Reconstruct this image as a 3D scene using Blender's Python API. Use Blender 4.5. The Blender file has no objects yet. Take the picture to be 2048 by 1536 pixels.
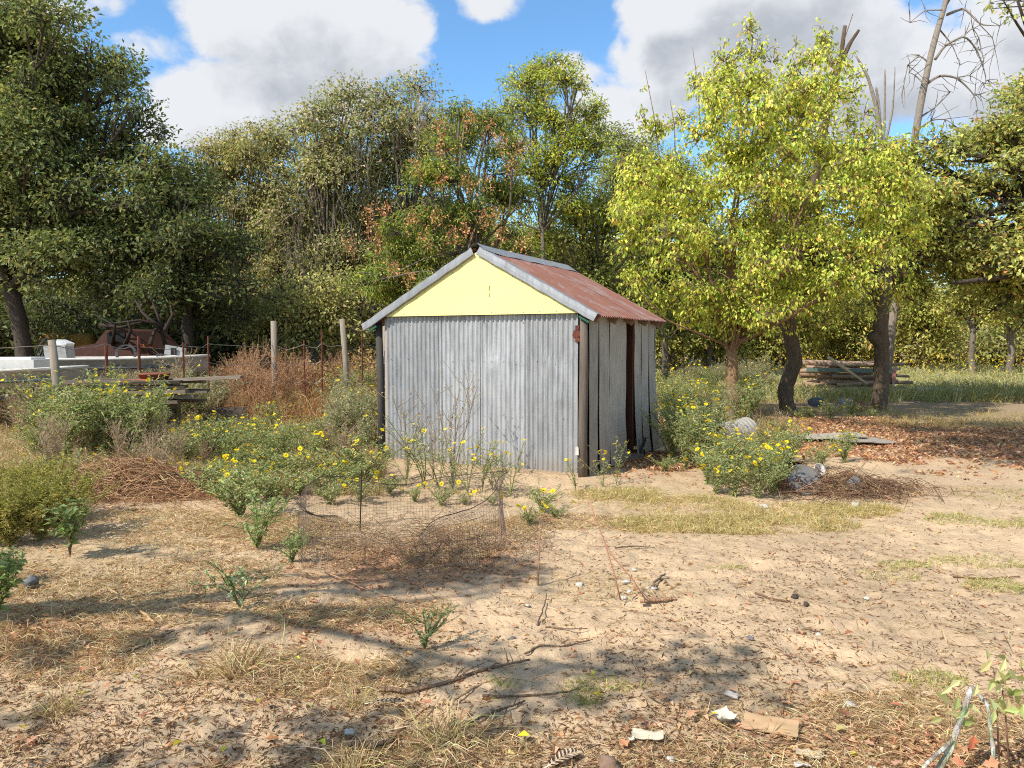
import bpy, math, random
import numpy as np
from math import radians as R, sin, cos, pi

random.seed(11)
rng = np.random.default_rng(11)
SC = bpy.context.scene
COL = SC.collection

# ------------------------------------------------------------------ camera
CAM_H, PITCH, FPX = 1.65, R(3.09), 1536.0
cam_d = bpy.data.cameras.new("camera")
cam = bpy.data.objects.new("camera", cam_d)
COL.objects.link(cam)
cam.location = (0, 0, CAM_H)
cam.rotation_euler = (R(90) - PITCH, 0, 0)
cam_d.sensor_width = 36
cam_d.lens = 27
cam_d.clip_start = 0.05
cam_d.clip_end = 3000
SC.camera = cam

# ------------------------------------------------------------------ light
SUN_AZ, SUN_EL = R(50), R(45)          # azimuth to the left of straight behind the camera
SUNV = np.array([-sin(SUN_AZ) * cos(SUN_EL), -cos(SUN_AZ) * cos(SUN_EL), sin(SUN_EL)])
sun_d = bpy.data.lights.new("sun", 'SUN')
sun_d.energy = 4.3
sun_d.angle = R(0.53)
sun_d.color = (1.0, 0.945, 0.86)
sun = bpy.data.objects.new("sun", sun_d)
COL.objects.link(sun)
from mathutils import Vector
sun.rotation_euler = Vector(SUNV).to_track_quat('Z', 'Y').to_euler()
sun.location = (-20, -10, 30)

SC.view_settings.view_transform = 'Standard'
SC.view_settings.look = 'None'
SC.view_settings.gamma = 1
SC.view_settings.use_curve_mapping = False
SC.view_settings.exposure = 0.52
SC.render.engine = 'CYCLES'
SC.cycles.max_bounces = 7
SC.cycles.diffuse_bounces = 4
SC.cycles.glossy_bounces = 2
SC.cycles.transmission_bounces = 5
SC.cycles.transparent_max_bounces = 6
SC.cycles.use_denoising = False
SC.cycles.filter_width = 1.1
SC.cycles.caustics_reflective = False
SC.cycles.caustics_refractive = False


def L1(v):
    v /= 255.0
    return v / 12.92 if v <= 0.04045 else ((v + 0.055) / 1.055) ** 2.4


def S(r, g, b, k=1.0):
    return (L1(r) * k, L1(g) * k, L1(b) * k)


# ------------------------------------------------------------------ node helper
class NT:
    def __init__(self, nt):
        self.nt = nt
        nt.nodes.clear()

    def n(self, kind, **kw):
        nd = self.nt.nodes.new(kind)
        for k, v in kw.items():
            if k.startswith('_'):
                key = int(k[1:]) if k[1:].isdigit() else k[1:].replace('_', ' ')
                self.put(nd.inputs[key], v)
            else:
                setattr(nd, k, v)
        return nd

    def put(self, sock, v):
        if isinstance(v, bpy.types.NodeSocket):
            self.nt.links.new(v, sock)
        elif isinstance(v, bpy.types.Node):
            self.nt.links.new(v.outputs[0], sock)
        else:
            if hasattr(sock.default_value, '__len__') and len(sock.default_value) == 4 and len(v) == 3:
                v = (*v, 1.0)
            sock.default_value = v

    def m(self, op, a, b=0.0, c=0.0, clamp=False):
        nd = self.nt.nodes.new('ShaderNodeMath')
        nd.operation = op
        nd.use_clamp = clamp
        for i, v in enumerate((a, b, c)):
            self.put(nd.inputs[i], v)
        return nd.outputs[0]

    def mix(self, f, a, b, blend='MIX'):
        nd = self.nt.nodes.new('ShaderNodeMix')
        nd.data_type = 'RGBA'
        nd.blend_type = blend
        self.put(nd.inputs[0], f)
        self.put(nd.inputs[6], a)
        self.put(nd.inputs[7], b)
        return nd.outputs[2]

    def ss(self, v, lo, hi, a=0.0, b=1.0):
        nd = self.nt.nodes.new('ShaderNodeMapRange')
        nd.interpolation_type = 'SMOOTHSTEP'
        self.put(nd.inputs[0], v)
        for i, k in enumerate((lo, hi, a, b)):
            nd.inputs[i + 1].default_value = k
        return nd.outputs[0]

    def noise(self, vec, scale, detail=4.0, rough=0.55, dist=0.0):
        nd = self.nt.nodes.new('ShaderNodeTexNoise')
        if vec is not None:
            self.put(nd.inputs['Vector'], vec)
        nd.inputs['Scale'].default_value = scale
        nd.inputs['Detail'].default_value = detail
        nd.inputs['Roughness'].default_value = rough
        nd.inputs['Distortion'].default_value = dist
        return nd.outputs[0]


# ------------------------------------------------------------------ world: sky with cumulus clouds
world = bpy.data.worlds.new("World")
SC.world = world
world.use_nodes = True
w = NT(world.node_tree)
sky = w.n('ShaderNodeTexSky', sky_type='NISHITA')
sky.sun_disc = False
sky.sun_elevation = SUN_EL
sky.sun_rotation = R(180) + SUN_AZ
sky.altitude = 100
sky.air_density = 1.0
sky.dust_density = 0.4
sky.ozone_density = 2.5
tc = w.n('ShaderNodeTexCoord')
sx = w.n('ShaderNodeSeparateXYZ', _0=tc.outputs['Generated'])
X_, Y_, Z_ = sx.outputs
az = w.m('ARCTAN2', X_, Y_)
el = w.m('ARCSINE', Z_)


def sky_dir(px, py):
    u = (px - 1024) / FPX
    return math.atan(u), math.atan((685 - py) / FPX / math.sqrt(1 + u * u))


CLOUDS = [(590, 62, 190, 98), (735, 75, 140, 90), (470, 212, 130, 64), (600, 195, 160, 60),
          (1560, 20, 260, 120), (1370, 135, 160, 85), (1700, 160, 260, 110), (1990, 120, 190, 150),
          (1290, 40, 70, 60), (1250, 235, 120, 55), (380, 268, 110, 40), (-200, 120, 260, 100), (2400, 60, 300, 160)]
WISPS = [(985, 24, 60, 36), (320, 105, 50, 26), (120, 8, 110, 26), (520, 2, 120, 30), (1150, 150, 60, 30)]


def cloud_field(azs, els, tag):
    comb = w.n('ShaderNodeCombineXYZ', _0=azs, _1=w.m('MULTIPLY', els, 1.35), _2=0.37)
    nb = w.noise(comb, 5.5, 9.0, 0.56, 0.25)
    nn = w.m('MULTIPLY', w.m('SUBTRACT', nb, 0.5), 3.2)
    nc = w.noise(comb, 17.0, 8.0, 0.6, 0.4)
    nn = w.m('ADD', nn, w.m('MULTIPLY', w.m('SUBTRACT', nc, 0.5), 1.5))
    fld = None
    for lst, sc_ in ((CLOUDS, 1.0), (WISPS, 0.45)):
        for (px, py, rx, ry) in lst:
            a0, e0 = sky_dir(px, py)
            qa = w.m('MULTIPLY', w.m('SUBTRACT', azs, a0), FPX / rx * 0.93)
            qe = w.m('MULTIPLY', w.m('SUBTRACT', els, e0), FPX / ry * 0.93)
            q = w.m('ADD', w.m('MULTIPLY', qa, qa), w.m('MULTIPLY', qe, qe))
            f = w.m('MULTIPLY', w.m('SUBTRACT', 1.0, q), 1.15 if sc_ == 1.0 else 0.4)
            f = w.m('MAXIMUM', f, -0.9)
            fld = f if fld is None else w.m('SMOOTH_MAX', fld, f, 0.35)
    # the rest of the sky carries broken cloud of the same kind
    big = w.noise(w.n('ShaderNodeCombineXYZ', _0=azs, _1=w.m('MULTIPLY', els, 1.6), _2=4.1), 2.2, 2.0, 0.5)
    out = w.m('MULTIPLY', w.m('SUBTRACT', big, 0.52), 5.0)
    away = w.ss(w.m('ABSOLUTE', azs), 0.72, 0.95)
    high = w.ss(els, 0.50, 0.65)
    outside = w.m('MAXIMUM', away, high)
    base = w.m('ADD', w.m('MULTIPLY', fld, w.m('SUBTRACT', 1.0, outside)), w.m('MULTIPLY', out, outside))
    return w.m('ADD', base, nn)


f0 = cloud_field(az, el, 'a')
f1 = cloud_field(w.m('ADD', az, -0.02), w.m('ADD', el, 0.055), 'b')
dens = w.ss(f0, -0.16, 0.46)
thick = w.ss(f1, 0.22, 1.45)
comb2 = w.n('ShaderNodeCombineXYZ', _0=az, _1=w.m('MULTIPLY', el, 1.5), _2=2.2)
fine = w.noise(comb2, 14.0, 6.0, 0.6)
shade = w.m('MULTIPLY', thick, w.ss(fine, 0.25, 0.75, 0.72, 1.1), clamp=True)
ccol = w.mix(shade, (0.60, 0.61, 0.63), (0.355, 0.375, 0.41))
skyc = w.mix(1.0, sky.outputs[0], (0.112, 0.150, 0.166), 'MULTIPLY')
mixc = w.mix(w.m('MULTIPLY', dens, 0.97), skyc, ccol)
# pale air low down
lowf = w.ss(el, 0.0, 0.13, 0.45, 0.0)
mixc = w.mix(lowf, mixc, (0.46, 0.52, 0.60))
bg = w.n('ShaderNodeBackground', _Color=mixc, _Strength=1.0)
wo = w.n('ShaderNodeOutputWorld', _Surface=bg)


# ------------------------------------------------------------------ picture -> place helpers (used once, to read positions off the photograph)
def ray(px, py):
    u, v = (px - 1024) / FPX, (768 - py) / FPX
    return np.array([u, cos(PITCH) + v * sin(PITCH), -sin(PITCH) + v * cos(PITCH)])


def at(px, py, Y):
    d = ray(px, py)
    k = Y / d[1]
    return np.array([d[0] * k, Y, CAM_H + d[2] * k])


def ground(px, py):
    d = ray(px, py)
    k = -CAM_H / d[2]
    p = np.array([d[0] * k, d[1] * k, 0.0])
    p[2] = H(p[0], p[1])
    return p


# ------------------------------------------------------------------ noise on arrays
def _hash(ix, iy, seed):
    n = (ix.astype(np.int64) * 374761393 + iy.astype(np.int64) * 668265263 + seed * 1442695041) & 0x7fffffff
    n = ((n ^ (n >> 13)) * 1274126177) & 0x7fffffff
    return ((n ^ (n >> 16)) & 0xffff) / 65535.0


def vnoise(x, y, seed=0):
    x = np.asarray(x, float); y = np.asarray(y, float)
    ix = np.floor(x); iy = np.floor(y)
    fx = x - ix; fy = y - iy
    fx = fx * fx * (3 - 2 * fx); fy = fy * fy * (3 - 2 * fy)
    a = _hash(ix, iy, seed); b = _hash(ix + 1, iy, seed)
    c = _hash(ix, iy + 1, seed); d = _hash(ix + 1, iy + 1, seed)
    return (a * (1 - fx) + b * fx) * (1 - fy) + (c * (1 - fx) + d * fx) * fy - 0.5


def fbm(x, y, seed=0, octs=4):
    s, a = 0.0, 1.0
    for k in range(octs):
        s = s + a * vnoise(x * 2 ** k + 17.3 * k, y * 2 ** k - 9.1 * k, seed + k)
        a *= 0.5
    return s


def H(x, y):
    """height of the ground"""
    r = 0.05 * fbm(np.asarray(x) * 0.45, np.asarray(y) * 0.45, 3, 2) + 0.03 * fbm(np.asarray(x) * 1.7, np.asarray(y) * 1.7, 5, 2)
    return r if np.ndim(r) else float(r)


# ------------------------------------------------------------------ mesh collector
def unit(v):
    return v / np.maximum(np.linalg.norm(v, axis=-1, keepdims=True), 1e-9)


class MB:
    def __init__(self):
        self.V, self.Q, self.T, self.C, self.n = [], [], [], [], 0

    def add(self, V, Q=None, T=None, C=(0.5, 0.5, 0.5)):
        V = np.asarray(V, float).reshape(-1, 3)
        self.V.append(V)
        if Q is not None and len(Q):
            self.Q.append(np.asarray(Q, np.int64).reshape(-1, 4) + self.n)
        if T is not None and len(T):
            self.T.append(np.asarray(T, np.int64).reshape(-1, 3) + self.n)
        C = np.asarray(C, float)
        self.C.append(np.broadcast_to(C, (len(V), 3)) if C.ndim == 1 else C)
        self.n += len(V)
        return self

    def box(self, c, s, rz=0.0, ry=0.0, rx=0.0, C=(0.5, 0.5, 0.5), jit=0.0):
        h = np.array(s) / 2
        P = np.array([[x, y, z] for x in (-1, 1) for y in (-1, 1) for z in (-1, 1)], float) * h
        if jit:
            P += rng.normal(0, jit, P.shape)
        for ang, (i, j) in ((rx, (1, 2)), (ry, (2, 0)), (rz, (0, 1))):
            if ang:
                a, b = P[:, i].copy(), P[:, j].copy()
                P[:, i] = a * cos(ang) - b * sin(ang)
                P[:, j] = a * sin(ang) + b * cos(ang)
        F = [[0, 1, 3, 2], [4, 6, 7, 5], [0, 4, 5, 1], [2, 3, 7, 6], [0, 2, 6, 4], [1, 5, 7, 3]]
        return self.add(P + np.array(c), F, None, C)

    def tube(self, path, rad, sides=6, C=(0.5, 0.5, 0.5), cap=True, rough=0.0):
        P = np.asarray(path, float)
        n = len(P)
        rad = np.broadcast_to(np.asarray(rad, float), (n,))
        T = np.zeros_like(P)
        T[1:-1] = P[2:] - P[:-2]
        T[0] = P[1] - P[0]
        T[-1] = P[-1] - P[-2]
        T = unit(T)
        ref = np.array([0.0, 0.0, 1.0]) if abs(unit(P[-1] - P[0])[2]) < 0.8 else np.array([1.0, 0.0, 0.0])
        U = unit(np.cross(T, ref))
        W = np.cross(T, U)
        a = np.linspace(0, 2 * pi, sides, endpoint=False)
        rr = rad[:, None] * (1 + (rng.normal(0, rough, (n, sides)) if rough else 0))
        V = P[:, None] + rr[..., None] * (np.cos(a)[None, :, None] * U[:, None] + np.sin(a)[None, :, None] * W[:, None])
        i = np.arange(n - 1)[:, None] * sides
        j = np.arange(sides)[None]
        k = (j + 1) % sides
        Q = np.stack([i + j, i + k, i + sides + k, i + sides + j], -1).reshape(-1, 4)
        V = V.reshape(-1, 3)
        Tt = None
        if cap:
            V = np.vstack([V, P[0], P[-1]])
            jj = np.arange(sides)
            kk = (jj + 1) % sides
            m = n * sides
            Tt = np.vstack([np.stack([kk, jj, np.full(sides, m)], -1),
                            np.stack([(n - 1) * sides + jj, (n - 1) * sides + kk, np.full(sides, m + 1)], -1)])
        return self.add(V, Q, Tt, C)

    def twigs(self, A, B, r0, r1, C=(0.2, 0.17, 0.14), sag=0.12, sides=3):
        A = np.asarray(A, float); B = np.asarray(B, float)
        n = len(A)
        if n == 0:
            return self
        d = B - A
        ln = np.linalg.norm(d, axis=1, keepdims=True)
        M = (A + B) / 2 + rng.normal(0, 1, (n, 3)) * ln * sag * 0.6 + np.array([0, 0, 1]) * ln * sag * rng.uniform(-0.3, 1, (n, 1))
        P = np.stack([A, M, B], 1)
        T = unit(d)
        ref = np.where(np.abs(T[:, 2:3]) < 0.8, np.array([[0, 0, 1.0]]), np.array([[1.0, 0, 0]]))
        U = unit(np.cross(T, ref)); W = np.cross(T, U)
        r0 = np.broadcast_to(np.asarray(r0, float), (n,)); r1 = np.broadcast_to(np.asarray(r1, float), (n,))
        rad = np.stack([r0, (r0 + r1) / 2, r1], 1)
        a = np.linspace(0, 2 * pi, sides, endpoint=False)
        V = P[:, :, None] + rad[:, :, None, None] * (np.cos(a)[None, None, :, None] * U[:, None, None] + np.sin(a)[None, None, :, None] * W[:, None, None])
        base = np.arange(n)[:, None, None] * (3 * sides)
        i = np.arange(2)[None, :, None] * sides
        j = np.arange(sides)[None, None]
        k = (j + 1) % sides
        Q = np.stack([base + i + j, base + i + k, base + i + sides + k, base + i + sides + j], -1).reshape(-1, 4)
        C = np.asarray(C, float)
        if C.ndim == 2:
            C = np.repeat(C, 3 * sides, 0)
        return self.add(V.reshape(-1, 3), Q, None, C)

    def leaves(self, P, D, N, L, Wd, C, fold=0.18, curl=0.15, tri=False):
        """folded pointed leaves: base P, direction D, face normal N, length L, width Wd"""
        n = len(P)
        D = unit(D)
        Sd = unit(np.cross(D, N))
        N = np.cross(Sd, D)
        L = np.broadcast_to(np.asarray(L, float), (n,))[:, None]
        Wd = np.broadcast_to(np.asarray(Wd, float), (n,))[:, None]
        mid = P + D * L * 0.45
        up = N * Wd * fold
        V = np.stack([P, mid + Sd * Wd / 2 + up, P + D * L - N * L * curl, mid - Sd * Wd / 2 + up], 1)
        b = np.arange(n)[:, None] * 4
        T = np.concatenate([b + np.array([[0, 1, 2]]), b + np.array([[0, 2, 3]])])
        C = np.asarray(C, float)
        if C.ndim == 2:
            C = np.repeat(C, 4, 0)
        return self.add(V.reshape(-1, 3), None, T, C)

    def lobed(self, P, D, N, L, Wd, C, fold=0.15):
        """broad leaves with a notched outline (eight rim points)"""
        n = len(P)
        D = unit(D)
        Sd = unit(np.cross(D, N)); N = np.cross(Sd, D)
        L = np.broadcast_to(np.asarray(L, float), (n,))[:, None]
        Wd = np.broadcast_to(np.asarray(Wd, float), (n,))[:, None]
        out = [(0, 0), (0.28, 0.32), (0.42, 0.2), (0.68, 0.5), (0.78, 0.22), (1.0, 0.05), (0.78, -0.22), (0.68, -0.5), (0.42, -0.2), (0.28, -0.32)]
        V = [P + D * L * 0.5]
        for (l, wq) in out:
            V.append(P + D * L * l + Sd * Wd * wq + N * Wd * abs(wq) * fold - N * L * 0.12 * l * l)
        V = np.stack(V, 1)
        m = len(out)
        b = np.arange(n)[:, None] * (m + 1)
        T = np.concatenate([b + np.array([[0, 1 + i, 1 + (i + 1) % m]]) for i in range(m)])
        C = np.asarray(C, float)
        if C.ndim == 2:
            C = np.repeat(C, m + 1, 0)
        return self.add(V.reshape(-1, 3), None, T, C)

    def blades(self, P, D, L, Wd, C, bend=0.35):
        """grass blades: base P, lean direction D (3-D), length L, width Wd"""
        n = len(P)
        D = unit(D)
        h = rng.normal(0, 1, (n, 3)); h[:, 2] *= 0.2
        Sd = unit(np.cross(D, h))
        L = np.broadcast_to(np.asarray(L, float), (n,))[:, None]
        Wd = np.broadcast_to(np.asarray(Wd, float), (n,))[:, None]
        fl = D.copy(); fl[:, 2] = 0
        fl = unit(fl + rng.normal(0, 0.15, (n, 3)) * np.array([1, 1, 0]))
        M = P + D * L * 0.55
        E = P + D * L * (1 - bend * 0.3) + fl * L * bend * 0.5 - np.array([0, 0, 1]) * L * bend * 0.3
        V = np.stack([P - Sd * Wd / 2, P + Sd * Wd / 2, M + Sd * Wd * 0.4, M - Sd * Wd * 0.4, E], 1)
        b = np.arange(n)[:, None] * 5
        Q = b + np.array([[0, 1, 2, 3]])
        T = b + np.array([[3, 2, 4]])
        C = np.asarray(C, float)
        if C.ndim == 2:
            C = np.repeat(C, 5, 0)
        return self.add(V.reshape(-1, 3), Q, T, C)

    def grid(self, V, nu, nv, C=(0.5, 0.5, 0.5), closed=False):
        """V is nu x nv points"""
        V = np.asarray(V, float).reshape(nu, nv, 3)
        i = np.arange(nu - 1)[:, None] * nv
        m = nv if closed else nv - 1
        j = np.arange(m)[None]
        k = (j + 1) % nv
        Q = np.stack([i + j, i + k, i + nv + k, i + nv + j], -1).reshape(-1, 4)
        return self.add(V.reshape(-1, 3), Q, None, C)

    def mesh(self, name, mat, smooth=False):
        me = bpy.data.meshes.new(name)
        V = np.vstack(self.V) if self.V else np.zeros((0, 3))
        Q = np.vstack(self.Q) if self.Q else np.zeros((0, 4), np.int64)
        T = np.vstack(self.T) if self.T else np.zeros((0, 3), np.int64)
        me.vertices.add(len(V))
        me.vertices.foreach_set('co', V.astype(np.float32).ravel())
        loops = np.concatenate([Q.ravel(), T.ravel()]).astype(np.int32)
        me.loops.add(len(loops))
        me.loops.foreach_set('vertex_index', loops)
        st = np.concatenate([np.arange(len(Q)) * 4, len(Q) * 4 + np.arange(len(T)) * 3]).astype(np.int32)
        me.polygons.add(len(st))
        me.polygons.foreach_set('loop_start', st)
        me.polygons.foreach_set('use_smooth', np.full(len(st), bool(smooth)))
        ca = me.color_attributes.new('tint', 'FLOAT_COLOR', 'POINT')
        Cc = np.ones((len(V), 4), np.float32)
        Cc[:, :3] = np.vstack(self.C) if self.C else 0
        ca.data.foreach_set('color', Cc.ravel())
        me.update(calc_edges=True)
        if mat:
            me.materials.append(mat)
        return me

    def obj(self, name, mat, parent=None, smooth=False):
        return link(name, self.mesh(name, mat, smooth), parent)


def link(name, data, parent=None):
    o = bpy.data.objects.new(name, data)
    COL.objects.link(o)
    if parent is not None:
        o.parent = parent
    return o


def tag(o, label=None, cat=None, group=None, kind=None):
    for k, v in (('label', label), ('category', cat), ('group', group), ('kind', kind)):
        if v:
            o[k] = v
    return o


def thing(name, label, cat, loc=(0, 0, 0), rz=0.0, group=None):
    o = link(name, None)
    o.location = tuple(float(v) for v in loc)
    o.rotation_euler = (0, 0, rz)
    o.empty_display_size = 0.1
    return tag(o, label, cat, group)


def pal(n, cols, wts=None, jit=0.12, hue=0.06):
    cols = np.array(cols, float)
    k = rng.choice(len(cols), n, p=None if wts is None else np.array(wts) / sum(wts))
    c = cols[k] * np.exp(rng.normal(0, jit, (n, 1))) * np.exp(rng.normal(0, hue, (n, 3)))
    return np.clip(c, 0.002, 0.95)


def rnd_unit(n):
    return unit(rng.normal(0, 1, (n, 3)))


# ------------------------------------------------------------------ materials
MATS = {}


def leaf_mat(name, transl=0.40, rough=0.58, spec=0.25):
    m = bpy.data.materials.new(name)
    m.use_nodes = True
    t = NT(m.node_tree)
    a = t.n('ShaderNodeAttribute', attribute_name='tint')
    p = t.n('ShaderNodeBsdfPrincipled', _Base_Color=a.outputs['Color'], _Roughness=rough)
    p.inputs['Specular IOR Level'].default_value = spec
    tr = t.n('ShaderNodeBsdfTranslucent', _Color=t.mix(1.0, a.outputs['Color'], (1.25, 1.2, 0.75), 'MULTIPLY'))
    mx = t.n('ShaderNodeMixShader', _0=transl, _1=p, _2=tr)
    t.n('ShaderNodeOutputMaterial', _Surface=mx)
    return m


def tint_mat(name, rough=0.85, metal=0.0, spec=0.25, var=0.35, scale=14.0, stretch=(1, 1, 1), bump=0.3, bscale=40.0, bdist=0.01):
    """colour from the tint attribute broken up by two noises, with fine relief"""
    m = bpy.data.materials.new(name)
    m.use_nodes = True
    t = NT(m.node_tree)
    a = t.n('ShaderNodeAttribute', attribute_name='tint')
    tc = t.n('ShaderNodeTexCoord')
    mp = t.n('ShaderNodeMapping', _Vector=tc.outputs['Object'])
    mp.inputs['Scale'].default_value = stretch
    n1 = t.noise(mp, scale, 6, 0.65)
    n2 = t.noise(mp, scale * 5.3, 4, 0.6)
    f = t.m('ADD', t.m('MULTIPLY', t.m('SUBTRACT', n1, 0.5), var * 3), t.m('MULTIPLY', t.m('SUBTRACT', n2, 0.5), var * 2))
    g = t.m('ADD', f, 1.0)
    gc = t.n('ShaderNodeCombineXYZ', _0=g, _1=g, _2=g)
    c = t.mix(1.0, a.outputs['Color'], gc, 'MULTIPLY')
    p = t.n('ShaderNodeBsdfPrincipled', _Base_Color=c, _Roughness=rough, _Metallic=metal)
    p.inputs['Specular IOR Level'].default_value = spec
    if bump:
        nb = t.noise(mp, bscale, 5, 0.6)
        b = t.n('ShaderNodeBump', _Height=nb)
        b.inputs['Strength'].default_value = bump
        b.inputs['Distance'].default_value = bdist
        p.inputs['Normal'].default_value = (0, 0, 0)
        t.put(p.inputs['Normal'], b.outputs[0])
    t.n('ShaderNodeOutputMaterial', _Surface=p)
    return m


M_LEAF = leaf_mat('leaf')
M_LEAFY = leaf_mat('yellow_leaf', 0.42, 0.5)
M_DRY = leaf_mat('dry_plant', 0.25, 0.7, 0.2)
M_PETAL = leaf_mat('petal', 0.3, 0.6, 0.2)
M_BARK = tint_mat('bark', 0.95, var=0.45, scale=6, stretch=(6, 6, 1), bump=0.9, bscale=9, bdist=0.05)
M_WOOD = tint_mat('weathered_wood', 0.9, var=0.4, scale=5, stretch=(8, 8, 0.6), bump=0.5, bscale=12, bdist=0.01)
M_PLANK = tint_mat('weathered_plank', 0.9, var=0.4, scale=5, stretch=(0.6, 8, 8), bump=0.5, bscale=12, bdist=0.01)
M_RUST = tint_mat('rusted_metal', 0.85, var=0.45, scale=9, bump=0.4, bscale=60, bdist=0.004)
M_PAINT = tint_mat('old_paint', 0.5, spec=0.4, var=0.16, scale=3, bump=0.06, bscale=20, bdist=0.004)
M_BOAT = tint_mat('dirty_fibreglass', 0.6, spec=0.3, var=0.42, scale=2.5, stretch=(1, 1, 2.5), bump=0.1, bscale=20, bdist=0.004)
M_PLAIN = tint_mat('dull_surface', 0.75, var=0.2, scale=8, bump=0.2)
M_STONE = tint_mat('stone', 0.9, var=0.3, scale=20, bump=0.5)
M_WIRE = tint_mat('wire', 0.6, metal=0.5, var=0.2, bump=0)


def galvanised(name, base, dark, rust=0.12, rough=0.42, metal=0.55, axis_scale=(3, 3, 0.5)):
    m = bpy.data.materials.new(name)
    m.use_nodes = True
    t = NT(m.node_tree)
    tc = t.n('ShaderNodeTexCoord')
    oi = t.n('ShaderNodeObjectInfo')
    sh = t.n('ShaderNodeCombineXYZ', _0=t.m('MULTIPLY', oi.outputs['Random'], 40.0), _1=0.0, _2=0.0)
    vec = t.n('ShaderNodeVectorMath', operation='ADD', _0=tc.outputs['Object'], _1=sh).outputs[0]
    mp = t.n('ShaderNodeMapping', _Vector=vec)
    mp.inputs['Scale'].default_value = axis_scale
    streak = t.noise(mp, 6, 6, 0.65)
    vo = t.n('ShaderNodeTexVoronoi', _Vector=vec, _Scale=75.0)
    spang = vo.outputs['Color']
    spv = t.n('ShaderNodeSeparateXYZ', _0=spang).outputs[0]
    blotch = t.noise(vec, 2.3, 5, 0.6)
    fine = t.noise(vec, 55, 4, 0.7)
    f = t.m('ADD', t.m('MULTIPLY', t.ss(streak, 0.34, 0.66), 0.55), t.m('MULTIPLY', t.ss(blotch, 0.35, 0.7), 0.3))
    f = t.m('ADD', f, t.m('MULTIPLY', t.m('SUBTRACT', spv, 0.5), 0.22))
    f = t.m('ADD', f, t.m('MULTIPLY', t.m('SUBTRACT', fine, 0.5), 0.5), clamp=True)
    c = t.mix(f, base, dark)
    tone = t.m('ADD', 0.86, t.m('MULTIPLY', oi.outputs['Random'], 0.28))
    c = t.mix(1.0, c, t.n('ShaderNodeCombineXYZ', _0=tone, _1=tone, _2=tone), 'MULTIPLY')
    zz = t.n('ShaderNodeSeparateXYZ', _0=tc.outputs['Object']).outputs[2]
    soil = t.ss(t.m('ADD', zz, t.m('MULTIPLY', t.m('SUBTRACT', streak, 0.5), 0.5)), 0.02, 0.30, 1.0, 0.0)
    c = t.mix(t.m('MULTIPLY', soil, 0.4), c, (0.30, 0.23, 0.16))
    rs = t.noise(vec, 7, 8, 0.75)
    rf = t.ss(t.m('ADD', rs, t.m('MULTIPLY', t.m('SUBTRACT', fine, 0.5), 0.3)), 0.80 - rust, 0.88 - rust)
    c = t.mix(rf, c, (0.16, 0.075, 0.04))
    p = t.n('ShaderNodeBsdfPrincipled', _Base_Color=c)
    t.put(p.inputs['Metallic'], t.m('MULTIPLY', t.m('SUBTRACT', 1.0, rf), metal))
    t.put(p.inputs['Roughness'], t.m('ADD', t.m('MULTIPLY', f, 0.22), rough))
    b = t.n('ShaderNodeBump', _Height=t.m('ADD', fine, t.m('MULTIPLY', blotch, 2.0)))
    b.inputs['Strength'].default_value = 0.25
    b.inputs['Distance'].default_value = 0.004
    t.put(p.inputs['Normal'], b.outputs[0])
    t.n('ShaderNodeOutputMaterial', _Surface=p)
    return m


M_GALV = galvanised('galvanised_sheet', (0.455, 0.455, 0.45), (0.235, 0.24, 0.245), metal=0.35, rough=0.48)
M_FLASH = galvanised('flashing', (0.33, 0.335, 0.34), (0.20, 0.205, 0.21), metal=0.4, rough=0.5)
M_GALV_OLD = galvanised('weathered_sheet', (0.40, 0.37, 0.31), (0.21, 0.19, 0.16), rust=0.14, rough=0.6, metal=0.15, axis_scale=(9, 9, 0.5))


def rust_roof_mat():
    m = bpy.data.materials.new('rusted_roof')
    m.use_nodes = True
    t = NT(m.node_tree)
    tc = t.n('ShaderNodeTexCoord')
    vec = tc.outputs['Object']
    n1 = t.noise(vec, 3.5, 6, 0.65)
    n2 = t.noise(vec, 30, 5, 0.7)
    f = t.m('ADD', t.m('MULTIPLY', n1, 0.7), t.m('MULTIPLY', n2, 0.5), clamp=True)
    c = t.mix(f, S(98, 66, 54), S(148, 98, 80))
    flake = t.ss(t.noise(vec, 9, 6, 0.8), 0.66, 0.70)
    c = t.mix(flake, c, (0.42, 0.38, 0.35))
    grey = t.ss(t.noise(vec, 2.2, 8, 0.75), 0.47, 0.66)
    c = t.mix(t.m('MULTIPLY', grey, 0.6), c, (0.30, 0.27, 0.26))
    p = t.n('ShaderNodeBsdfPrincipled', _Base_Color=c, _Roughness=0.85)
    b = t.n('ShaderNodeBump', _Height=n2)
    b.inputs['Strength'].default_value = 0.3
    b.inputs['Distance'].default_value = 0.004
    t.put(p.inputs['Normal'], b.outputs[0])
    t.n('ShaderNodeOutputMaterial', _Surface=p)
    return m


M_ROOF = rust_roof_mat()


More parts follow.
